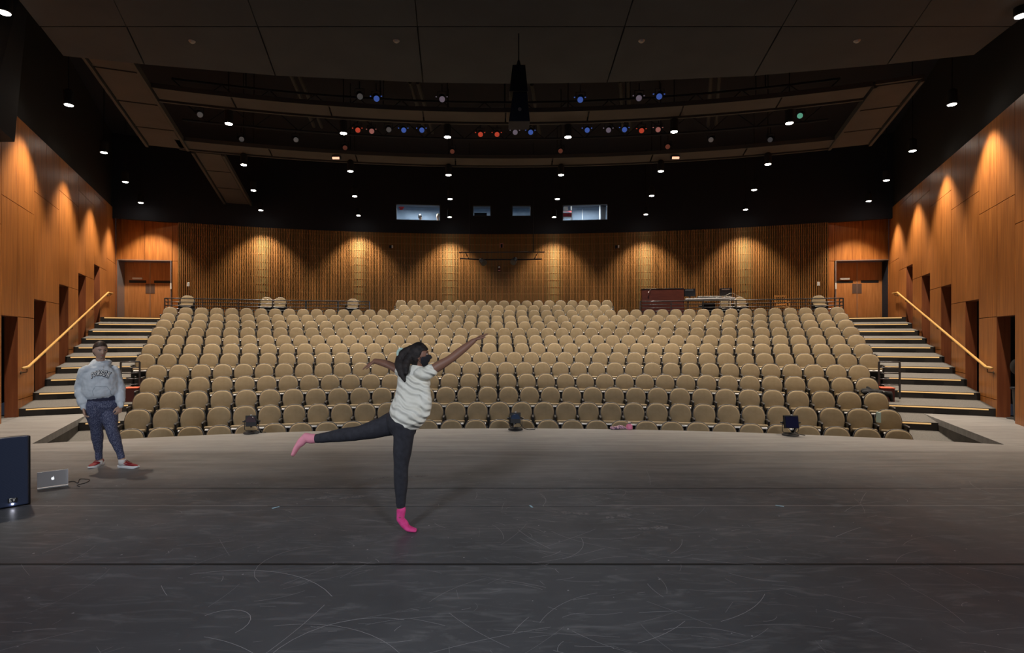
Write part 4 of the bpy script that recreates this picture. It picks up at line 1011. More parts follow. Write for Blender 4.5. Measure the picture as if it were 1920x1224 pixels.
# ---------------------------------------------------------------- things on the stage
# floor lamps along the front edge
for k, (x, y, w, blu, lab) in enumerate(((471.5, 812, .20, (.030, .006, .022), 'magenta-tinged dark stage lamp on the floor at the left stage edge'), (966.5, 805.5, .205, (.006, .030, .085), 'stage lamp with round deep blue lens on the floor at mid stage edge'),
                                     (1482, 816, .24, (.006, .006, .035), 'square-fronted dark blue stage lamp on the floor at the right stage edge'))):
    Y = EYE * F / (y - PY); p = P(x, y, Y); p.z = 0
    root = thing('floor_lamp', p, lab, 'stage light', rz=[.25, 0, -.05][k])
    M['lf%d' % k] = mat('floor_lamp_lens', blu, .25, spec=.8)
    m = MB(); m.lathe([(0, 0), (.13, 0), (.135, .012), (.12, .028), (.03, .032), (0, .032)], n=24); fixn(m.obj('base', ['deep'], root))
    m = MB(); h_ = .21 if k != 2 else .22; ww = w / 2 + .015
    m.tube([(-ww, 0, h_), (-ww, 0, .075), (-ww + .03, 0, .045), (ww - .03, 0, .045), (ww, 0, .075), (ww, 0, h_)], .006, 6); m.tube([(0, 0, .03), (0, 0, .05)], .015, 8); fixn(m.obj('yoke', ['deep'], root))
    R3 = Matrix.Rotation(math.radians(-12), 3, 'X')
    m = MB()
    if k == 2: m.box((0, -.02, h_ + .015), (w, .05, .22), M4=R3); m.tube([(0, .02, h_), (0, .16, h_ - .03)], [.09, .06], 16)
    else:
        m.box((0, -.03, h_ + .01), (w * .92, .04, w * .95), M4=R3); m.tube([(0, 0, h_), (0, .16, h_ - .03)], [.09, .065], 16)
        for a in range(8): m.box((w * .5 * math.cos(a * math.pi / 4), -.02, h_ + .01 + w * .5 * math.sin(a * math.pi / 4)), (.03, .02, .03), M4=Matrix.Rotation(a * math.pi / 4, 3, 'Y'))
    fixn(m.obj('housing', ['deep'], root, bevel=.004))
    m = MB(); yy = -.052 if k != 2 else -.05
    if k == 2: m.box((0, yy, h_ + .015 + .0), (w - .03, .012, .19), M4=R3)
    else: m.tube([(0, yy - .004, h_ + .008), (0, yy + .012, h_ + .01)], [.078, .082], 24)
    fixn(m.obj('lens', ['lf%d' % k], root))
    for sx in (-1, 1): m = MB(); m.tube([(sx * (ww - .01), 0, h_), (sx * (ww + .03), 0, h_)], .014, 8); fixn(m.obj('knob', ['deep'], root))
    m = MB(); m.box((0, -.03, h_ + w * .5 + .015), (.03, .03, .012)); fixn(m.obj('clip', ['white'], root))
    m = MB(); m.tube([(.05, .10, h_ - .04), (.10, .12, .08), (.16, .05, .012), (.24, -.02, .008), (.36 if k == 1 else .22, .02, .008)], .006, 6); fixn(m.obj('power_cable', ['deep'], root))
    if k == 0:
        m = MB(); m.tube([(-.10, -.10, .012), (-.02, -.13, .014), (.06, -.10, .012), (.12, -.12, .012)], .012, 6); fixn(m.obj('coiled_cable', ['rail_black'], root))
# pouch and bottle
M['pinkb'] = mat('pink_bottle', (.85, .25, .42), .35); M['pinkc'] = nz(mat('pouch_print', (.6, .3, .45), .7), 40, (.10, .05, .12), (.75, .45, .55), lo=.42, hi=.58)
p = P(1180, 804.5, 9.99); p.z = 0; root = thing('water_bottle', p, 'pink water bottle with a grey cap on the stage edge', 'water bottle')
m = MB(); m.lathe([(0, 0), (.055, 0), (.058, .02), (.056, .075), (.03, .095), (.028, .105), (0, .105)], n=20); fixn(m.obj('bottle_body', ['pinkb'], root, smooth=True))
m = MB(); m.lathe([(0, .104), (.03, .104), (.03, .13), (.012, .138), (0, .138)], n=16); m.tube([(.02, 0, .13), (.045, 0, .14), (.05, 0, .125)], .006, 6); fixn(m.obj('cap', ['steel'], root))
p = P(1161, 804.5, 9.99); m = MB(); m.loft([[Vector((x_, s_ * .05 * math.cos(a), .035 * k_ + .035 * k_ * math.sin(a))) for a, s_ in ((q * .785, 1) for q in range(8))] for x_, k_ in ((-.13, .2), (-.10, .7), (-.03, .95), (0, 1.1), (.06, 1.0), (.12, .55), (.14, .2))])
o = fixn(m.obj('pouch', ['pinkc'], smooth=True)); o.location = (p.x, p.y, 0); o.rotation_euler = (0, .0, .1); tag(o, 'patterned pink and dark pouch lying beside the pink bottle', 'pouch')
m = MB(); ell(m, (p.x - .14, p.y - .02, .03), (.035, .03, .03), nu=14, nv=8); simple('hair_clip', m, ['pinkc'], 'small round trinket at the left end of the patterned pouch', 'trinket')
# loudspeaker at the left
M['grille'] = mat('grille_blue_lit', (.022, .034, .075), .5)  # tint of a nearby blue light mixed into the grille colour
n_, l_ = M['grille'].node_tree.nodes, M['grille'].node_tree.links
tc = n_.new('ShaderNodeTexCoord'); wv = n_.new('ShaderNodeTexWave'); wv.wave_type = 'BANDS'; wv.bands_direction = 'Z'; wv.inputs['Scale'].default_value = 48; bp = n_.new('ShaderNodeBump'); bp.inputs['Strength'].default_value = .22; bp.inputs['Distance'].default_value = .004
l_.new(tc.outputs['Object'], wv.inputs[0]); l_.new(wv.outputs[1], bp.inputs['Height']); l_.new(bp.outputs[0], n_['Principled BSDF'].inputs['Normal'])
fr = Vector((-4.70, 5.50, 0)); al = Vector((-.69, -.724, 0)).normalized(); nr = Vector((.724, -.69, 0)).normalized()
rzs = math.atan2(-al.y, -al.x)    # local +x = towards the right front corner
c = fr + al * .24 - nr * .24
root = thing('stage_speaker', c, 'big blue-tinted black loudspeaker with a lit logo badge on the stage at the far left', 'loudspeaker', rzs)
m = MB(); m.hexa([(-.24, -.20, .0), (.24, -.20, 0), (.17, .24, 0), (-.17, .24, 0)], [(-.24, -.20, .70), (.24, -.20, .70), (.20, -.14, .70), (-.20, -.14, .70)]); fixn(m.obj('cabinet', ['deep'], root, bevel=.012))
m = MB(); m.hexa([(-.215, -.235, .015), (.215, -.235, .015), (.225, -.20, .01), (-.225, -.20, .01)], [(-.215, -.235, .70), (.215, -.235, .70), (.225, -.20, .705), (-.225, -.20, .705)]); gr = fixn(m.obj('grille', ['grille'], root, bevel=.01))
m = MB(); m.box((.095, -.239, .075), (.07, .006, .045)); bd = fixn(m.obj('badge', ['deep'], gr))
m = MB(); zc_ = .08
for (x0, z0, x1, z1) in ((-.022, .018, -.022, -.014), (-.022, .018, -.008, .018), (-.022, .002, -.010, .002), (-.022, -.014, -.008, -.014), (.002, .018, .010, -.014), (.010, -.014, .020, .018)):
    m.tube([(x0 + .095, -.243, zc_ + z0), (x1 + .095, -.243, zc_ + z1)], .0028, 5)
fixn(m.obj('logo', ['white'], gr))
M['led'] = mat('led_white', (1, 1, 1), .3, emit=(.85, .85, 1), estr=40); m = MB(); ell(m, (.095, -.243, .040), (.008, .004, .008), nu=10, nv=6); fixn(m.obj('led', ['led'], gr))
# laptop
M['alu'] = mat('aluminium', (.78, .80, .86), .45, .0); M['keys'] = mat('keys', (.02, .02, .022), .5); M['logo_white'] = mat('logo_glow', (.95, .95, 1), .4, emit=(.9, .95, 1), estr=.8)
a = P(69.5, 915, 6.02); b = P(128, 907.5, 6.19); a.z = b.z = 0; wv_ = (b - a); c = (a + b) / 2; Lw = wv_.length
root = thing('laptop', c, 'open silver laptop with a glowing fruit logo standing on the stage beside the loudspeaker', 'laptop', math.atan2(wv_.y, wv_.x))
m = MB(); m.box((0, .115, .009), (Lw, .22, .014)); fixn(m.obj('base', ['alu'], root, bevel=.003)); m = MB(); m.box((0, .10, .0165), (Lw * .85, .11, .002)); fixn(m.obj('keyboard', ['keys'], root))
TL = Matrix.Rotation(math.radians(4), 4, 'X'); m = MB(); m.box((0, 0, .10), (Lw, .007, .175)); m.v = [tuple(TL @ Vector(v) + Vector((0, 0, .012))) for v in m.v]; lid = fixn(m.obj('lid', ['alu'], root, bevel=.003))
m = MB(); m.box((0, .0045, .10), (Lw * .93, .001, .155)); m.v = [tuple(TL @ Vector(v) + Vector((0, 0, .012))) for v in m.v]; fixn(m.obj('screen', ['keys'], lid))
m = MB(); k = 26
pts = []
for i in range(k):
    t = 2 * math.pi * i / k; r = .0155 * (1 - .10 * math.cos(2 * t)) * (1 - .16 * math.exp(-((t - math.pi / 2) / .35) ** 2) - .10 * math.exp(-((t - 1.5 * math.pi) / .3) ** 2) - .42 * math.exp(-((t - .15) / .38) ** 2) - .42 * math.exp(-((t - .15 - 2 * math.pi) / .38) ** 2))
    pts.append((r * math.cos(t), r * math.sin(t)))
m.v = [(x_, -.0042, .10 + z_) for x_, z_ in pts] + [(x_, -.0038, .10 + z_) for x_, z_ in pts]; m.f = [list(range(k))] + [[i, (i + 1) % k, (i + 1) % k + k, i + k] for i in range(k)]; m.mi = [0] * len(m.f)
m.loft([[(.003, -.0042, .1175), (.006, -.0042, .118), (.009, -.0042, .1255), (.004, -.0042, .123)], [(.003, -.0038, .1175), (.006, -.0038, .118), (.009, -.0038, .1255), (.004, -.0038, .123)]])
m.v = [tuple(TL @ Vector(v) + Vector((0, 0, .012))) for v in m.v]; fixn(m.obj('logo', ['logo_white'], lid))
m = MB(); cp = [P(x, y, EYE * F / (y - PY)) for x, y in ((126, 905), (138, 903), (146, 906), (150, 899), (168, 900), (160, 906), (145, 910), (150, 913))]
sp = []
for i in range(len(cp) - 1):
    p0, p1, p2, p3 = cp[max(i - 1, 0)], cp[i], cp[i + 1], cp[min(i + 2, len(cp) - 1)]
    for q in range(6):
        t = q / 6; sp.append(.5 * ((2 * p1) + (p2 - p0) * t + (2 * p0 - 5 * p1 + 4 * p2 - p3) * t * t + (3 * p1 - p0 - 3 * p2 + p3) * t ** 3))
m.tube([Vector((v.x, v.y, .006)) for v in sp], .004, 6); simple('audio_cable', m, ['keys'], 'thin black cable curling on the floor beside the laptop', 'cable')
M['tape'] = mat('blue_tape', (.45, .68, .80), .6)
for k, (x, y, a, lab) in enumerate(((517, 951.5, .9, 'short pale blue tape mark on the floor left of the dancer'), (996, 949.5, 1.9, 'short pale blue tape mark on the floor right of the dancer'), (1462, 948.5, -.6, 'short pale blue tape mark far right of the dancer'))):
    p = P(x, y, EYE * F / (y - PY)); m = MB(); m.box((0, 0, .0008), (.075, .018, .0012)); o = m.obj('tape_mark', ['tape']); o.location = (p.x, p.y, .0012); o.rotation_euler = (0, 0, a); tag(o, lab, 'tape', 'blue tape marks')
# bin at the right and the black box high at the left
root = thing('trash_can', (10.62, 10.92, 0), 'dark grey waste bin at the foot of the right stairs doorway', 'trash can')
m = MB(); m.lathe([(0, 0), (.17, 0), (.20, .62), (.215, .64), (.215, .67), (.195, .67), (.19, .62), (.16, .03), (0, .03)], n=24); fixn(m.obj('bin_body', ['frame_grey'], root, smooth=False))
m = MB(); m.lathe([(.20, .63), (.23, .64), (.23, .675), (.20, .68)], n=24); fixn(m.obj('rim', ['black'], root))
root = thing('lamp_stand', (10.72, 11.22, 0), 'dark stand with a rounded grey head standing in the nearest right doorway', 'lamp')
m = MB(); m.tube([(0, 0, 0), (0, 0, .95)], .012, 6); m.lathe([(0, 0), (.15, 0), (.15, .02), (0, .03)]); fixn(m.obj('pole', ['frame_grey'], root)); m = MB(); ell(m, (0, 0, 1.08), (.10, .10, .16), nu=14, nv=10); fixn(m.obj('head', ['frame_grey'], root, smooth=True))
m = MB(); m.hexa([(-8.93, 9.2, 5.40), (-8.60, 9.2, 5.40), (-9.16, 10.34, 5.40), (-9.50, 10.34, 5.40)], [(-8.93, 9.2, 9.5), (-8.60, 9.2, 9.5), (-9.10, 10.7, 9.5), (-9.67, 10.7, 9.5)])
simple('side_masking', m, ['black'], 'big black box hanging high against the left wall at the picture edge', 'masking box', loc=(-9.1, 9.8, 5.4))
#@@PEOPLE@@
# ---------------------------------------------------------------- people
def limb(mb_, pts, rad, n=14, ref=None):
    """closed tapering limb with elliptical sections and rounded ends; rad: list of r or (side, depth)"""
    pts = [Vector(p) for p in pts]; rad = [(r, r) if not isinstance(r, tuple) else r for r in rad]
    # smooth the centre line
    P2, R2 = [], []
    for i in range(len(pts) - 1):
        p0, p1, p2, p3 = pts[max(i - 1, 0)], pts[i], pts[i + 1], pts[min(i + 2, len(pts) - 1)]
        for q in range(4):
            t = q / 4; P2.append(.5 * ((2 * p1) + (p2 - p0) * t + (2 * p0 - 5 * p1 + 4 * p2 - p3) * t * t + (3 * p1 - p0 - 3 * p2 + p3) * t ** 3))
            s = t * t * (3 - 2 * t); R2.append(tuple(lerp(rad[i][k], rad[i + 1][k], s) for k in (0, 1)))
    P2.append(pts[-1]); R2.append(rad[-1])
    d0 = (P2[1] - P2[0]).normalized(); d1 = (P2[-1] - P2[-2]).normalized()
    m0 = min(R2[0]); m1 = min(R2[-1])
    P2 = [P2[0] - d0 * m0 * .8, P2[0] - d0 * m0 * .5] + P2 + [P2[-1] + d1 * m1 * .5, P2[-1] + d1 * m1 * .8]
    R2 = [tuple(x * .25 for x in R2[0]), tuple(x * .8 for x in R2[0])] + R2 + [tuple(x * .8 for x in R2[-1]), tuple(x * .25 for x in R2[-1])]
    ref = Vector(ref) if ref else None; rings = []; prev = None
    for i, p in enumerate(P2):
        t = (P2[min(i + 1, len(P2) - 1)] - P2[max(i - 1, 0)]).normalized()
        if ref is not None: a = ref - t * ref.dot(t)
        elif prev is None: a = t.cross(Vector((0, 1, 0))); a = a if a.length > .1 else t.cross(Vector((1, 0, 0)))
        else: a = prev - t * prev.dot(t)
        a.normalize(); prev = a; b = t.cross(a).normalized()
        rings.append([p + a * R2[i][0] * math.cos(2 * math.pi * k / n) + b * R2[i][1] * math.sin(2 * math.pi * k / n) for k in range(n)])
    mb_.loft(rings)
def basis(fwd, up):
    f = Vector(fwd).normalized(); u = Vector(up); u = (u - f * u.dot(f)).normalized(); r = f.cross(u)
    return Matrix((r, f, u)).transposed()      # columns: right, forward, up
def headshape(sc=1.0, grow=0.0):
    def fn(p):
        x, y, z = p
        zn = z / .118
        if zn < 0: x *= 1 - .30 * (-zn) ** 1.4; 
        if zn < 0 and y < 0: y *= 1 - .35 * (-zn) ** 1.2
        if y > 0: y *= .92
        if y > .03:
            w = min(1, (y - .03) / .03)
            br = math.exp(-(x / .013) ** 2)
            if -.034 < z < .018: y += w * .024 * br * ((.018 - z) / .052) ** .8
            elif z <= -.034: y += w * .024 * br * max(0, 1 - (-.034 - z) / .010)
            for s in (-1, 1): y -= w * .010 * math.exp(-((x - s * .031) / .015) ** 2 - ((z - .008) / .012) ** 2)
            y += w * .004 * math.exp(-((z - .028) / .010) ** 2)
            y += w * .006 * math.exp(-(x / .024) ** 2 - ((z + .056) / .007) ** 2) - w * .004 * math.exp(-(x / .022) ** 2 - ((z + .070) / .006) ** 2)
            y += w * .008 * math.exp(-(x / .022) ** 2 - ((z + .092) / .014) ** 2)
        v = Vector((x, y, z))
        return v * sc + v.normalized() * grow
    return fn
def add_head(mb_, c, R, sc=1.0):
    ell(mb_, c, (.074, .096, .118), R, 72, 54, headshape(sc))
    for s in (-1, 1): ell(mb_, Vector(c) + R @ Vector((s * .074, -.008, -.004)) * sc, (.010 * sc, .018 * sc, .030 * sc), R, 14, 10)
def add_hair(mb_, c, R, sc, line, grow=.012, back=0):
    o = len(mb_.v); tmp = MB(); ell(tmp, (0, 0, 0), (.074, .096, .118), None, 48, 36, headshape(1.0, grow))
    vs = []
    for v in tmp.v:
        v = Vector(v); lim = line(v)
        if v.z < lim: v.z = lim; v.x *= .93; v.y = v.y * .93
        vs.append(tuple(R @ (v * sc) + Vector(c)))
    mb_.add(vs, tmp.f)
def add_hand(mb_, wrist, d, palm, thumb, curl=.35, L=.175, spread=.0):
    """d: pointing direction, palm: direction the palm faces, thumb: side of the thumb"""
    d = Vector(d).normalized(); pn = Vector(palm); pn = (pn - d * pn.dot(d)).normalized(); s = d.cross(pn)
    if s.dot(Vector(thumb)) < 0: s = -s
    w = Vector(wrist); k = L / .18
    limb(mb_, [w - d * .02, w + d * .03 * k, w + d * .065 * k, w + d * .088 * k], [(.024 * k, .019 * k), (.032 * k, .016 * k), (.040 * k, .014 * k), (.038 * k, .012 * k)], 14, ref=s)
    for i, (off, ln, cu) in enumerate(((.030, .070, .8), (.010, .080, 1.0), (-.010, .074, 1.15), (-.029, .058, 1.3))):
        b = w + d * (.085 - .006 * abs(i - 1)) * k + s * off * k
        fd = (d + s * (off * (3 + spread * 10))).normalized(); pts = [b - fd * .01]; a = 0
        for seg, fr in ((0, .45), (1, .30), (2, .25)):
            a += curl * cu * (.6 if seg == 0 else 1.0); dd = fd * math.cos(a) + pn * math.sin(a); pts.append(pts[-1] + dd * ln * fr * k)
        limb(mb_, pts, [.0088 * k, .0085 * k, .0078 * k, .0062 * k], 8)
    tb = w + d * .025 * k + s * .026 * k
    t1 = (d * .75 + s * .65 + pn * .25).normalized(); t2 = (d * .95 + s * .25 + pn * .25).normalized()
    limb(mb_, [tb, tb + t1 * .035 * k, tb + t1 * .035 * k + t2 * .03 * k, tb + t1 * .035 * k + t2 * .052 * k], [.013 * k, .0115 * k, .010 * k, .007 * k], 9)
def rel(root, mbx): l = root.location; mbx.v = [(v[0] - l.x, v[1] - l.y, v[2] - l.z) for v in mbx.v]; return mbx

# ---- the standing woman
WY = 7.05
root = thing('person', (P(206, 877, WY).x, WY, 0), 'person standing in a pale grey TOWSON hoodie, blue patterned leggings and red shoes', 'person')
def J(x, y, dy=0.0): return P(x, y, WY + dy)
M['skin1'] = mat('skin_light', (.55, .35, .26), .5); M['hair1'] = nz(mat('hair_brown', (.05, .03, .022), .55, spec=.35), 30, (.03, .018, .013), (.075, .045, .032))
M['hoodie'] = nz(mat('hoodie_grey', (.58, .64, .70), .95), 14, (.60, .66, .72), (.68, .73, .79), bump=.25)
M['leggings'] = nz(mat('leggings_blue', (.05, .06, .13), .8), 75, (.036, .044, .105), (.20, .215, .31), (1.8, 1.8, .8), 6, .45, .66)
M['waistband'] = mat('waistband_navy', (.02, .02, .05), .8)
M['shoe_red'] = nz(mat('shoe_red', (.25, .005, .012), .6), 60, (.17, .003, .009), (.30, .008, .018)); M['sole'] = mat('sole_white', (.85, .85, .86), .5)
hc = J(188, 656.5, -.02); fw = Vector((.80, -.58, -.12)); HR = basis(fw, (0, 0, 1))
La = [J(158, 697, -.08), J(149.5, 728, -.07), J(157.5, 765, -.15)]; Ra = [J(215, 696, .12), J(224, 727, .12), J(226, 760, .04)]
Ll = [J(178, 766, -.05), J(181, 803, .0), J(185, 846, .11), J(185.5, 866, .13)]; Rl = [J(203, 766, .05), J(209, 804, -.03), J(225, 848, .02), J(229, 864, .02)]
m = MB(); add_head(m, hc, HR, .98)
limb(m, [J(189, 664, .0), J(188, 676, .02), J(187, 684, .03)], [.049, .051, .054])
LAT = Vector((.88, .47, 0))
limb(m, [J(187, 690, .03), J(187, 702, .02), J(188, 725, .02), J(190, 745, .02), J(191, 762, .02)], [(.09, .06), (.145, .09), (.125, .09), (.15, .10), (.155, .11)], 18, ref=LAT)
for A in (La, Ra): limb(m, A, [.052, .042, .026])
for A in (Ll, Rl): limb(m, A, [.085, .058, .040, .038])
add_hand(m, La[2] + Vector((.0, 0, .0)), (.30, -.25, -1), (1, .3, 0), (.2, -1, 0), .45)
add_hand(m, Ra[2], (-.12, -.2, -1), (-1, .3, 0), (-.2, -1, 0), .55)
for A, d in ((Ll, (.10, -.99, -.0)), (Rl, (.97, -.21, -.0))): limb(m, [A[3], A[3] + Vector(d).normalized() * .07 + Vector((0, 0, -.048)), A[3] + Vector(d).normalized() * .15 + Vector((0, 0, -.056))], [(.028, .026), (.022, .012), (.018, .008)])
body = fixn(rel(root, m).obj('body', ['skin1'], root)); remesh(body, .0048, 3)
m = MB(); add_hair(m, hc, HR, .98, lambda v: (.066 - .30 * v.x * v.x / .07) if v.y > .02 else (.050 - (.02 - v.y) * 2.2 if v.y > -.03 else -.085), .010)
ell(m, hc + HR @ Vector((0, -.115, .01)), (.038, .034, .036), HR)
hr = fixn(rel(root, m).obj('hair', ['hair1'], root)); remesh(hr, .006, 3, .004, .02)
M['eye_white'] = mat('eye_white', (.42, .40, .38), .4); M['iris'] = mat('iris_dark', (.02, .014, .01), .2); M['lips1'] = mat('lips_rose', (.42, .16, .14), .45); M['brow'] = mat('brow_brown', (.06, .035, .025), .7)
def face(root, hc, R, sc, lips=True, both=True):
    l = root.location
    for s in ((-1, 1) if both else (1,)):
        m = MB(); c = hc + R @ (Vector((s * .031, .0745, .008)) * sc); ell(m, c - l, (.0115 * sc, .008 * sc, .0062 * sc), R, 14, 8); e = fixn(m.obj('eye', ['eye_white'], root, smooth=True))
        m = MB(); ell(m, c + R @ Vector((.001, .0062, 0)) - l, (.0052 * sc, .003 * sc, .0055 * sc), R, 10, 6); fixn(m.obj('iris', ['iris'], e, smooth=True))
        m = MB(); m.tube([hc + R @ (Vector((s * .016, .0865, .0245)) * sc) - l, hc + R @ (Vector((s * .031, .083, .029)) * sc) - l, hc + R @ (Vector((s * .047, .069, .0245)) * sc) - l], [.0028, .0032, .002], 6); fixn(m.obj('eyebrow', ['brow'], root))
        if lips: m = MB(); m.tube([hc + R @ (Vector((s * .019, .0790, .012)) * sc) - l, hc + R @ (Vector((s * .03, .0795, .002)) * sc) - l, hc + R @ (Vector((s * .042, .07, .006)) * sc) - l], [.0005, .0026, .001], 5); fixn(m.obj('eyelid', ['brow'], root))
    if lips: m = MB(); ell(m, hc + R @ (Vector((0, .0885, -.057)) * sc) - l, (.021 * sc, .006 * sc, .0062 * sc), R, 14, 8); fixn(m.obj('lips', ['lips1'], root, smooth=True))
face(root, hc, HR, .98)
# hoodie
m = MB()
limb(m, [J(187.5, 680, .03), J(187, 686, .02), J(186.5, 694, .01), J(187, 708, .0), J(187.5, 722, .0), J(188, 734, .0), J(189, 741, .01), J(189.5, 745, .01)],
     [(.075, .07), (.115, .085), (.170, .110), (.195, .135), (.200, .145), (.208, .150), (.192, .138), (.180, .126)], 24, ref=LAT)
for A, s in ((La, -1), (Ra, 1)):
    A = [Vector(a) for a in A]; w_ = A[1] + (A[2] - A[1]) * .88
    limb(m, [A[0] + Vector((-s * .07, 0, .035)), A[0], (A[0] + A[1]) / 2, A[1], A[1] + (w_ - A[1]) * .55, A[1] + (w_ - A[1]) * .85, w_], [.058, .064, .064, .062, .062, .057, .036], 16)
    limb(m, [w_ - (w_ - A[1]).normalized() * .01, w_ + (w_ - A[1]).normalized() * .035], [.041, .038], 14)
# hood lying round the neck
for k in range(17):
    a = math.radians(-55 + 290 * k / 16); q = J(188, 680.5, .03) + Vector((.088 * math.cos(a), .082 * math.sin(a), .014 * math.sin(a) + (-.02 if math.sin(a) < -.3 else 0)))
    ell(m, q, (.040, .040, .036), None, 12, 8)
limb(m, [J(178, 680, .10), J(188, 682, .13), J(198, 680, .10)], [(.05, .05), (.06, .05), (.05, .05)])
hd = fixn(rel(root, m).obj('hoodie', ['hoodie'], root)); remesh(hd, .009, 5, .022, .07)
# kangaroo pocket and lettering follow the cloth
def wrapped(name, mats, polys, off, par):
    m = MB()
    for vs, mi in polys: m.poly([Vector(v) - root.location for v in vs], mi)
    o = m.obj(name, mats, par)
    bm = bmesh.new(); bm.from_mesh(o.data); bmesh.ops.subdivide_edges(bm, edges=bm.edges, cuts=2, use_grid_fill=True); bmesh.ops.recalc_face_normals(bm, faces=bm.faces)
    for f in bm.faces:
        if f.normal.y > 0: f.normal_flip()
    bm.to_mesh(o.data); bm.free()
    s = o.modifiers.new('w', 'SHRINKWRAP'); s.wrap_method = 'PROJECT'; s.use_project_y = True; s.use_positive_direction = True; s.use_negative_direction = False; s.target = hd; s.offset = off; s.wrap_mode = 'ABOVE_SURFACE'
    d = o.modifiers.new('t', 'SOLIDIFY'); d.thickness = .003; d.offset = 1
    return o
LET = {  # strokes on a 4 x 6 grid: slab-serif capitals
 'T': [((2, 0), (2, 6)), ((.2, 5.6), (3.8, 5.6)), ((.4, 4.7), (.4, 5.6)), ((3.6, 4.7), (3.6, 5.6)), ((1.2, .3), (2.8, .3))],
 'O': [((.6, 1.4), (.6, 4.6)), ((3.4, 1.4), (3.4, 4.6)), ((1.3, 5.6), (2.7, 5.6)), ((1.3, .4), (2.7, .4)), ((.6, 4.6), (1.3, 5.6)), ((3.4, 4.6), (2.7, 5.6)), ((.6, 1.4), (1.3, .4)), ((3.4, 1.4), (2.7, .4))],
 'W': [((.3, 5.8), (1.1, .3)), ((1.1, .3), (2, 4.6)), ((2, 4.6), (2.9, .3)), ((2.9, .3), (3.7, 5.8)), ((-.2, 5.7), (.9, 5.7)), ((3.1, 5.7), (4.2, 5.7))],
 'S': [((3.4, 4.6), (2.7, 5.6)), ((2.7, 5.6), (1.3, 5.6)), ((1.3, 5.6), (.6, 4.8)), ((.6, 4.8), (.7, 3.8)), ((.7, 3.8), (3.3, 2.3)), ((3.3, 2.3), (3.4, 1.3)), ((3.4, 1.3), (2.7, .4)), ((2.7, .4), (1.3, .4)), ((1.3, .4), (.6, 1.4)), ((3.4, 4.2), (3.4, 5.6)), ((.6, .4), (.6, 1.8))],
 'N': [((.8, .2), (.8, 5.8)), ((3.2, .2), (3.2, 5.8)), ((.8, 5.6), (3.2, .4)), ((.1, 5.7), (1.2, 5.7)), ((2.6, 5.7), (3.9, 5.7)), ((.1, .3), (1.5, .3))]}
def JS(x, y): return P(x, y, WY - .11 + (x - 188) / 144.7 * .50) + Vector((0, -.3, 0))
def word(wd, th, mi, yoff):
    polys = []; n = len(wd)
    for k, ch in enumerate(wd):
        u = (k - (n - 1) / 2) / ((n - 1) / 2)
        cx = 184 + u * 16.0; cy = 699.5 + 4.2 * u * u - .5 * u; rot = u * .34
        for (a, b) in LET[ch]:
            a = Vector(a) - Vector((2, 3)); b = Vector(b) - Vector((2, 3)); d = (b - a); L = d.length; d = d / L; a -= d * th * .55; b += d * th * .55; nn = Vector((-d.y, d.x)) * th / 2 * 1.15
            q = []
            for p in (a - nn, b - nn, b + nn, a + nn):
                x = p.x * 1.18; y = p.y * 1.5; X = cx + x * math.cos(-rot) * 1.0 - y * math.sin(-rot) * .6; Yp = cy - (x * math.sin(-rot) + y * math.cos(-rot))
                q.append(JS(X, Yp))
            polys.append((q, mi))
    return polys
M['navy'] = mat('letter_navy', (.012, .014, .035), .8); M['letter_white'] = mat('letter_white', (.80, .80, .80), .8)
wrapped('lettering_outline', ['navy'], word('TOWSON', 1.75, 0, 0), .003, hd)
wrapped('lettering', ['letter_white'], word('TOWSON', .80, 0, 0), .0065, hd)
pk = [(174.5, 742), (172, 733), (178, 724.5), (190, 724), (202, 724.5), (208, 733), (206, 742)]
M['seam_cloth'] = mat('hoodie_seam', (.36, .41, .46), .95)
wrapped('pocket_seam', ['seam_cloth'], [([JS(a[0], a[1] - .35), JS(b[0], b[1] - .35), JS(b[0], b[1] + .35), JS(a[0], a[1] + .35)] if abs(a[1] - b[1]) < 4 else [JS(a[0] - .35, a[1]), JS(a[0] + .35, a[1]), JS(b[0] + .35, b[1]), JS(b[0] - .35, b[1])], 0) for a, b in zip(pk, pk[1:])], .001, hd)
m = MB(); l = root.location
for x in (188, 195): m.tube([J(x, 684, -.118) - l, J(x + .5, 690, -.142) - l, J(x + 1, 697 if x > 190 else 694, -.158) - l], .003, 6)
fixn(m.obj('drawstring', ['hoodie'], hd))
# leggings
m = MB()
limb(m, [J(190, 742, .015), J(190.5, 752, .015), J(190.5, 762, .015)], [(.175, .115), (.195, .128), (.200, .135)], 22, ref=LAT)
for A, s in ((Ll, -1), (Rl, 1)):
    limb(m, [A[0] + Vector((0, 0, .05)), A[0] + Vector((s * .008, 0, -.04)), lerp(A[0], A[1], .55), A[1], lerp(A[1], A[2], .35), lerp(A[1], A[2], .75), A[2], lerp(A[2], A[3], .65)], [(.098, .115), (.100, .112), (.088, .095), (.066, .068), (.068, .070), (.052, .054), (.042, .044), (.040, .043)], 18)
lg = fixn(rel(root, m).obj('leggings', ['leggings'], root)); remesh(lg, .007, 5, .006, .04)
m = MB(); limb(m, [J(190, 743.5, .015), J(190.3, 750, .015)], [(.186, .124), (.197, .130)], 26, ref=LAT); fixn(rel(root, m).obj('waistband', ['waistband'], lg, smooth=True))
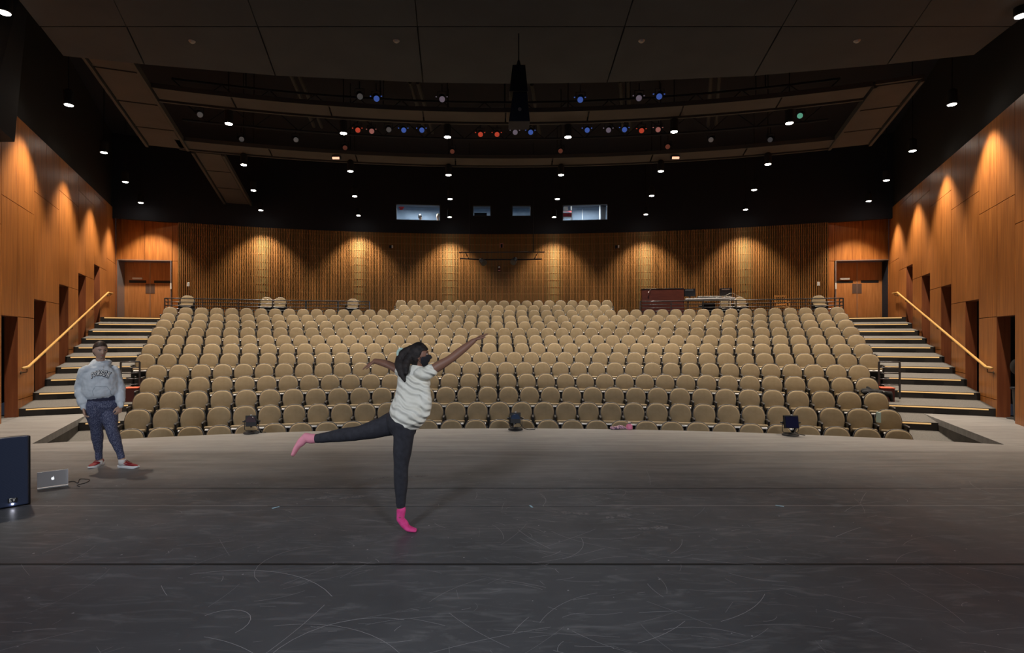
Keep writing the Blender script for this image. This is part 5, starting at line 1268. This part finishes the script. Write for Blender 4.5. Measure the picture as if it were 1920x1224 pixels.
def shoe(root, heel, yaw, L, cols, lab, swoosh_side):
    """heel: floor point, yaw: direction of the toe"""
    R = Matrix.Rotation(yaw, 3, 'Z'); h = Vector(heel); l = root.location
    T = lambda x, y, z: h + R @ Vector((x, y, z)) - l
    secs = [(0.0, .020, .075), (.02, .034, .088), (.06, .037, .092), (.10, .038, .082), (.14, .043, .066), (.18, .047, .054), (.22, .045, .045), (.26, .034, .036), (.285, .016, .028)]
    k = L / .285
    m = MB(); rings = []
    for x, w, t in secs:
        ring = []
        for a in range(14):
            an = 2 * math.pi * a / 14; c_, s_ = math.cos(an), math.sin(an)
            yy = w * math.copysign(abs(c_) ** .8, c_); zz = .026 + (t - .026) * (.5 + .5 * s_) if s_ > -.95 else .022
            ring.append(T(x * k, yy * (1 - .35 * max(0, s_)), zz))
        rings.append(ring)
    m.loft(rings); sh = fixn(m.obj('shoe', [cols[0]], root, smooth=True))
    m = MB(); rings = []
    for x, w, t in [(-.006, .022, 0)] + secs[1:-1] + [(.293, .016, 0)]:
        w2 = w + .004; lift = .010 if x > .26 else 0
        rings.append([T(x * k, -w2, .0 + lift), T(x * k, w2, .0 + lift), T(x * k, w2 + .002, .020), T(x * k, w2 - .004, .032 if x < .2 else .028), T(x * k, -w2 + .004, .032 if x < .2 else .028), T(x * k, -w2 - .002, .020)])
    m.loft(rings); fixn(m.obj('sole', [cols[1]], sh))
    m = MB()
    for q in range(5): x = .10 + q * .018; m.tube([T(x * k, -.024, .085 - q * .007), T(x * k + .004, 0, .0935 - q * .0085), T(x * k, .024, .085 - q * .007)], .003, 5)
    fixn(m.obj('laces', [cols[0]], sh))
    if swoosh_side:
        s = swoosh_side; m = MB()
        pr = [(.055, .052), (.062, .040), (.085, .038), (.115, .046), (.165, .062), (.112, .054), (.085, .049), (.070, .050)]
        wy = lambda x: s * (.0385 if x < .1 else .040)
        m.poly([T(x * k, wy(x) + s * .0015, z) for x, z in pr]); m.poly([T(x * k, wy(x) - s * .004, z) for x, z in pr]); 
        n8 = len(pr)
        for i in range(n8):
            a, b = pr[i], pr[(i + 1) % n8]; m.poly([T(a[0] * k, wy(a[0]) + s * .0015, a[1]), T(b[0] * k, wy(b[0]) + s * .0015, b[1]), T(b[0] * k, wy(b[0]) - s * .004, b[1]), T(a[0] * k, wy(a[0]) - s * .004, a[1])])
        fixn(m.obj('side_mark', [cols[1]], sh))
    return sh
M['sock_white'] = mat('sock_white', (.7, .68, .66), .9)
yl = math.atan2(-.99, .10); yr = math.atan2(-.22, 1.0)
hl = Vector((Ll[3].x - .015, Ll[3].y + .085, 0)); hr_ = Vector((Rl[3].x - .055, Rl[3].y + .03, 0))
shoe(root, hl, yl, .265, ('shoe_red', 'sole'), '', None); shoe(root, hr_, yr, .285, ('shoe_red', 'sole'), '', -1)
for A in (Ll, Rl): m = MB(); m.tube([A[3] + Vector((0, 0, .022)) - l, A[3] - Vector((0, 0, .045)) - l], [.043, .046], 14); fixn(m.obj('sock', ['sock_white'], root, smooth=True))

# ---- the dancer
DY = 4.74
def K(x, y, dy=0.0):
    return P(x, y, DY + dy)
root = thing('person', (P(760, 985, DY).x, DY, 0), 'dancer person on tiptoe in black mask, cream T-shirt, charcoal leggings and pink socks', 'person'); l = root.location
M['skin2'] = mat('skin_brown', (.24, .115, .075), .5); M['hair2'] = nz(mat('hair_black', (.012, .009, .009), .65, spec=.3), 30, (.008, .006, .006), (.028, .02, .018))
M['tee'] = nz(mat('tee_cream', (.62, .60, .50), .9), 9, (.76, .73, .62), (.86, .84, .75), (1, 1, 2.0)); M['tights'] = nz(mat('tights_charcoal', (.022, .022, .03), .85), 25, (.016, .016, .022), (.030, .030, .040))
_b = M['tee'].node_tree; _w = _b.nodes.new('ShaderNodeTexWave'); _w.inputs['Scale'].default_value = 5.5; _w.inputs['Distortion'].default_value = 5; _w.inputs['Detail'].default_value = 1.5; _w.inputs['Detail Scale'].default_value = 1.2
_m = _b.nodes.new('ShaderNodeMapping'); _m.inputs['Rotation'].default_value = (0, math.radians(62), 0); _c = _b.nodes.new('ShaderNodeTexCoord'); _p = _b.nodes.new('ShaderNodeBump'); _p.inputs['Distance'].default_value = .016; _p.inputs['Strength'].default_value = .8
_b.links.new(_c.outputs['Object'], _m.inputs[0]); _b.links.new(_m.outputs[0], _w.inputs[0]); _b.links.new(_w.outputs[1], _p.inputs['Height']); _b.links.new(_p.outputs[0], _b.nodes['Principled BSDF'].inputs['Normal'])
M['pinksock'] = nz(mat('sock_pink', (.78, .05, .26), .9), 25, (.66, .035, .20), (.85, .08, .32)); M['sock_pale'] = mat('sock_pale_pink', (.80, .30, .38), .9); M['mask'] = mat('mask_black', (.012, .012, .018), .8)
hc = K(786, 667, .02); HR = basis((.97, .10, .10), (-.10, 0, 1)); hs = .93
sR = K(799, 700, -.12); sL = K(757, 698, .16)
RA = [sR, K(843, 674, -.10), K(888, 639, -.02)]; LA = [sL, K(727, 683, .30), K(703, 677, .46)]
hipS = K(758, 803, -.03); hipR = K(745, 796, .08)
SLg = [hipS, K(752, 876, -.02), K(751.5, 950, .0), K(751, 962, 0)]
RLg = [hipR, K(672, 812, .10), K(592, 822, .16), K(580, 823, .17)]
lat = Vector((.75, -.47, .05))
m = MB(); add_head(m, hc, HR, hs)
limb(m, [hc + HR @ Vector((0, -.025, -.06)), K(784, 687, .02), K(781, 697, .02)], [.046, .046, .06])
limb(m, [K(781, 697, .02), K(778, 712, .02), K(770, 740, .02), K(762, 765, .02), K(756, 788, .02)], [(.12, .07), (.145, .10), (.12, .09), (.125, .095), (.15, .125)], 18, ref=lat)
limb(m, [RA[0] - Vector((.04, -.03, 0)), RA[0], lerp(RA[0], RA[1], .5), RA[1], lerp(RA[1], RA[2], .4), RA[2]], [.046, .047, .044, .036, .036, .024])
limb(m, [LA[0] + Vector((.04, -.03, 0)), LA[0], LA[1], LA[2]], [.045, .046, .036, .026])
for A in (SLg, RLg): limb(m, A, [.082, .055, .036, .034])
add_hand(m, RA[2], (RA[2] - RA[1]).normalized() + Vector((0, 0, -.12)), (.3, 0, -1), (0, -1, .3), .12, .165, .4)
add_hand(m, LA[2], (-.95, .1, -.50), (.2, .2, -1), (-.2, -1, -.3), .15, .165, .5)
def foot(mb_, ankle, heel, ball, toe, up, sc=1.0):
    limb(mb_, [ankle, lerp(Vector(ankle), Vector(heel), .6), heel], [(.034, .036), (.033, .036), (.028, .030)])
    limb(mb_, [heel, lerp(Vector(heel), Vector(ball), .5), ball, toe], [(.028, .028), (.032, .034), (.042, .022), (.034, .013)], ref=up)
FS = (K(752, 958), K(750.5, 973, .0), K(765, 990, -.0), K(779, 994.5, .0))
FR_ = (K(584, 822, .17), K(573, 819, .18), K(557, 838, .15), K(549, 853, .13))
foot(m, *FS, (0, 1, 0)); foot(m, *FR_, (0, 1, 0))
body = fixn(rel(root, m).obj('body', ['skin2'], root)); remesh(body, .0048, 3)
m = MB()
foot(m, *FS, (0, 1, 0)); limb(m, [K(752.5, 954), K(750.5, 973)], [.041, .034])
limb(m, [FS[1], lerp(FS[1], FS[2], .5), FS[2], FS[3] + Vector((0, 0, .002))], [(.033, .032), (.037, .037), (.047, .025), (.038, .016)], ref=(0, 1, 0))
s1 = fixn(rel(root, m).obj('sock', ['pinksock'], root)); remesh(s1, .006, 3)
m = MB(); limb(m, [K(590, 822, .16), K(582, 822, .175), FR_[1]], [.043, .045, .040]); limb(m, [FR_[1], lerp(FR_[1], FR_[2], .5), FR_[2], FR_[3]], [(.034, .033), (.038, .038), (.047, .026), (.038, .016)], ref=(0, 1, 0))
s2 = fixn(rel(root, m).obj('sock', ['sock_pale'], root)); remesh(s2, .006, 3); s2['label'] = 'pale pink sock on the raised foot'
# tights
m = MB()
limb(m, [K(764, 760, .02), K(760, 775, .02), K(756, 790, .02), K(757, 803, .02)], [(.135, .105), (.150, .125), (.155, .140), (.12, .12)], 22, ref=lat)
limb(m, [K(757, 790, -.04), hipS, lerp(SLg[0], SLg[1], .5), SLg[1], lerp(SLg[1], SLg[2], .35), lerp(SLg[1], SLg[2], .8), K(751.5, 950)], [.100, (.094, .098), (.083, .085), .063, (.062, .064), .046, .038], 18)
limb(m, [K(752, 788, .07), K(735, 794, .08), K(708, 803, .09), RLg[1], K(645, 815, .12), K(610, 820, .15), RLg[2]], [.110, .105, .085, .064, .062, .047, .040], 18)
lg = fixn(rel(root, m).obj('leggings', ['tights'], root)); remesh(lg, .008, 6)
# T-shirt
m = MB()
limb(m, [K(781, 694, .02), K(780, 701, .02), K(777, 712, .02), K(774, 728, .02), K(771, 745, .01), K(768, 760, .0), K(765, 772, -.01), K(768, 784, -.02)],
     [(.085, .075), (.150, .095), (.165, .118), (.158, .120), (.158, .125), (.168, .135), (.178, .145), (.172, .140)], 26, ref=lat)
limb(m, [sR - Vector((.06, -.04, 0)), sR, lerp(sR, RA[1], .24)], [.054, .056, .056], 16); limb(m, [sL + Vector((.06, -.04, 0)), sL, lerp(sL, LA[1], .22)], [.062, .060, .054], 16)
limb(m, [K(795, 725, -.08), K(797, 750, -.08), K(797, 775, -.08)], [.05, .06, .05], 14)
te = fixn(rel(root, m).obj('t_shirt', ['tee'], root)); remesh(te, .009, 5, .020, .10)
# hair with pony tail, tie, mask
m = MB(); add_hair(m, hc, HR, hs, lambda v: .045 if v.y > .035 else (.045 - (.035 - v.y) * 1.9 if v.y > -.02 else -.10), .013)
limb(m, [K(776, 655, .02), K(764, 660, .03), K(754, 668, .03), K(750, 682, .0), K(754, 698, -.04), K(759, 714, -.08)], [.050, .048, .045, .048, .040, .015], 14)
limb(m, [K(770, 668, .0), K(762, 682, -.04), K(762, 700, -.09)], [.045, .035, .02], 12)
hr = fixn(rel(root, m).obj('hair', ['hair2'], root)); remesh(hr, .007, 3, .010, .035)
M['mint'] = mat('scrunchie_mint', (.45, .60, .52), .8); m = MB()
cc = K(752, 662, .02) - l; m.tube([cc + Vector((.030 * math.cos(a), .02 * math.sin(a), .036 * math.sin(a))) for a in [k * .5236 for k in range(13)]], .013, 8); fixn(m.obj('hair_tie', ['mint'], hr, smooth=True))
def maskfn(p):
    v = headshape(hs, .006)(p)
    if v.y > .02 and v.z < -.005: v.y += .004 * math.exp(-(v.x / .04) ** 2) * math.exp(-((v.z + .045) / .04) ** 2)
    return v
tmp = MB(); ell(tmp, (0, 0, 0), (.076, .098, .120), None, 48, 36, maskfn); keep = []
m = MB(); m.v = [tuple(HR @ Vector(v) + hc - l) for v in tmp.v]
for f in tmp.f:
    c = sum((Vector(tmp.v[i]) for i in f), Vector()) / 4
    if c.y > .012 + max(0, -c.z - .06) * .3 and -.105 < c.z < -.004 - .25 * max(0, .07 - c.y): m.f.append(f); m.mi.append(0)
o = fixn(m.obj('face_mask', ['mask'], root, smooth=True)); sd = o.modifiers.new('s', 'SOLIDIFY'); sd.thickness = .004
m = MB(); m.tube([hc + HR @ Vector((.070, .02, -.02)) - l, hc + HR @ Vector((.076, -.012, .014)) - l], .002, 5); m.tube([hc + HR @ Vector((.066, .02, -.07)) - l, hc + HR @ Vector((.074, -.014, -.03)) - l], .002, 5); fixn(m.obj('ear_loop', ['mask'], o))
face(root, hc, HR, hs, lips=False)
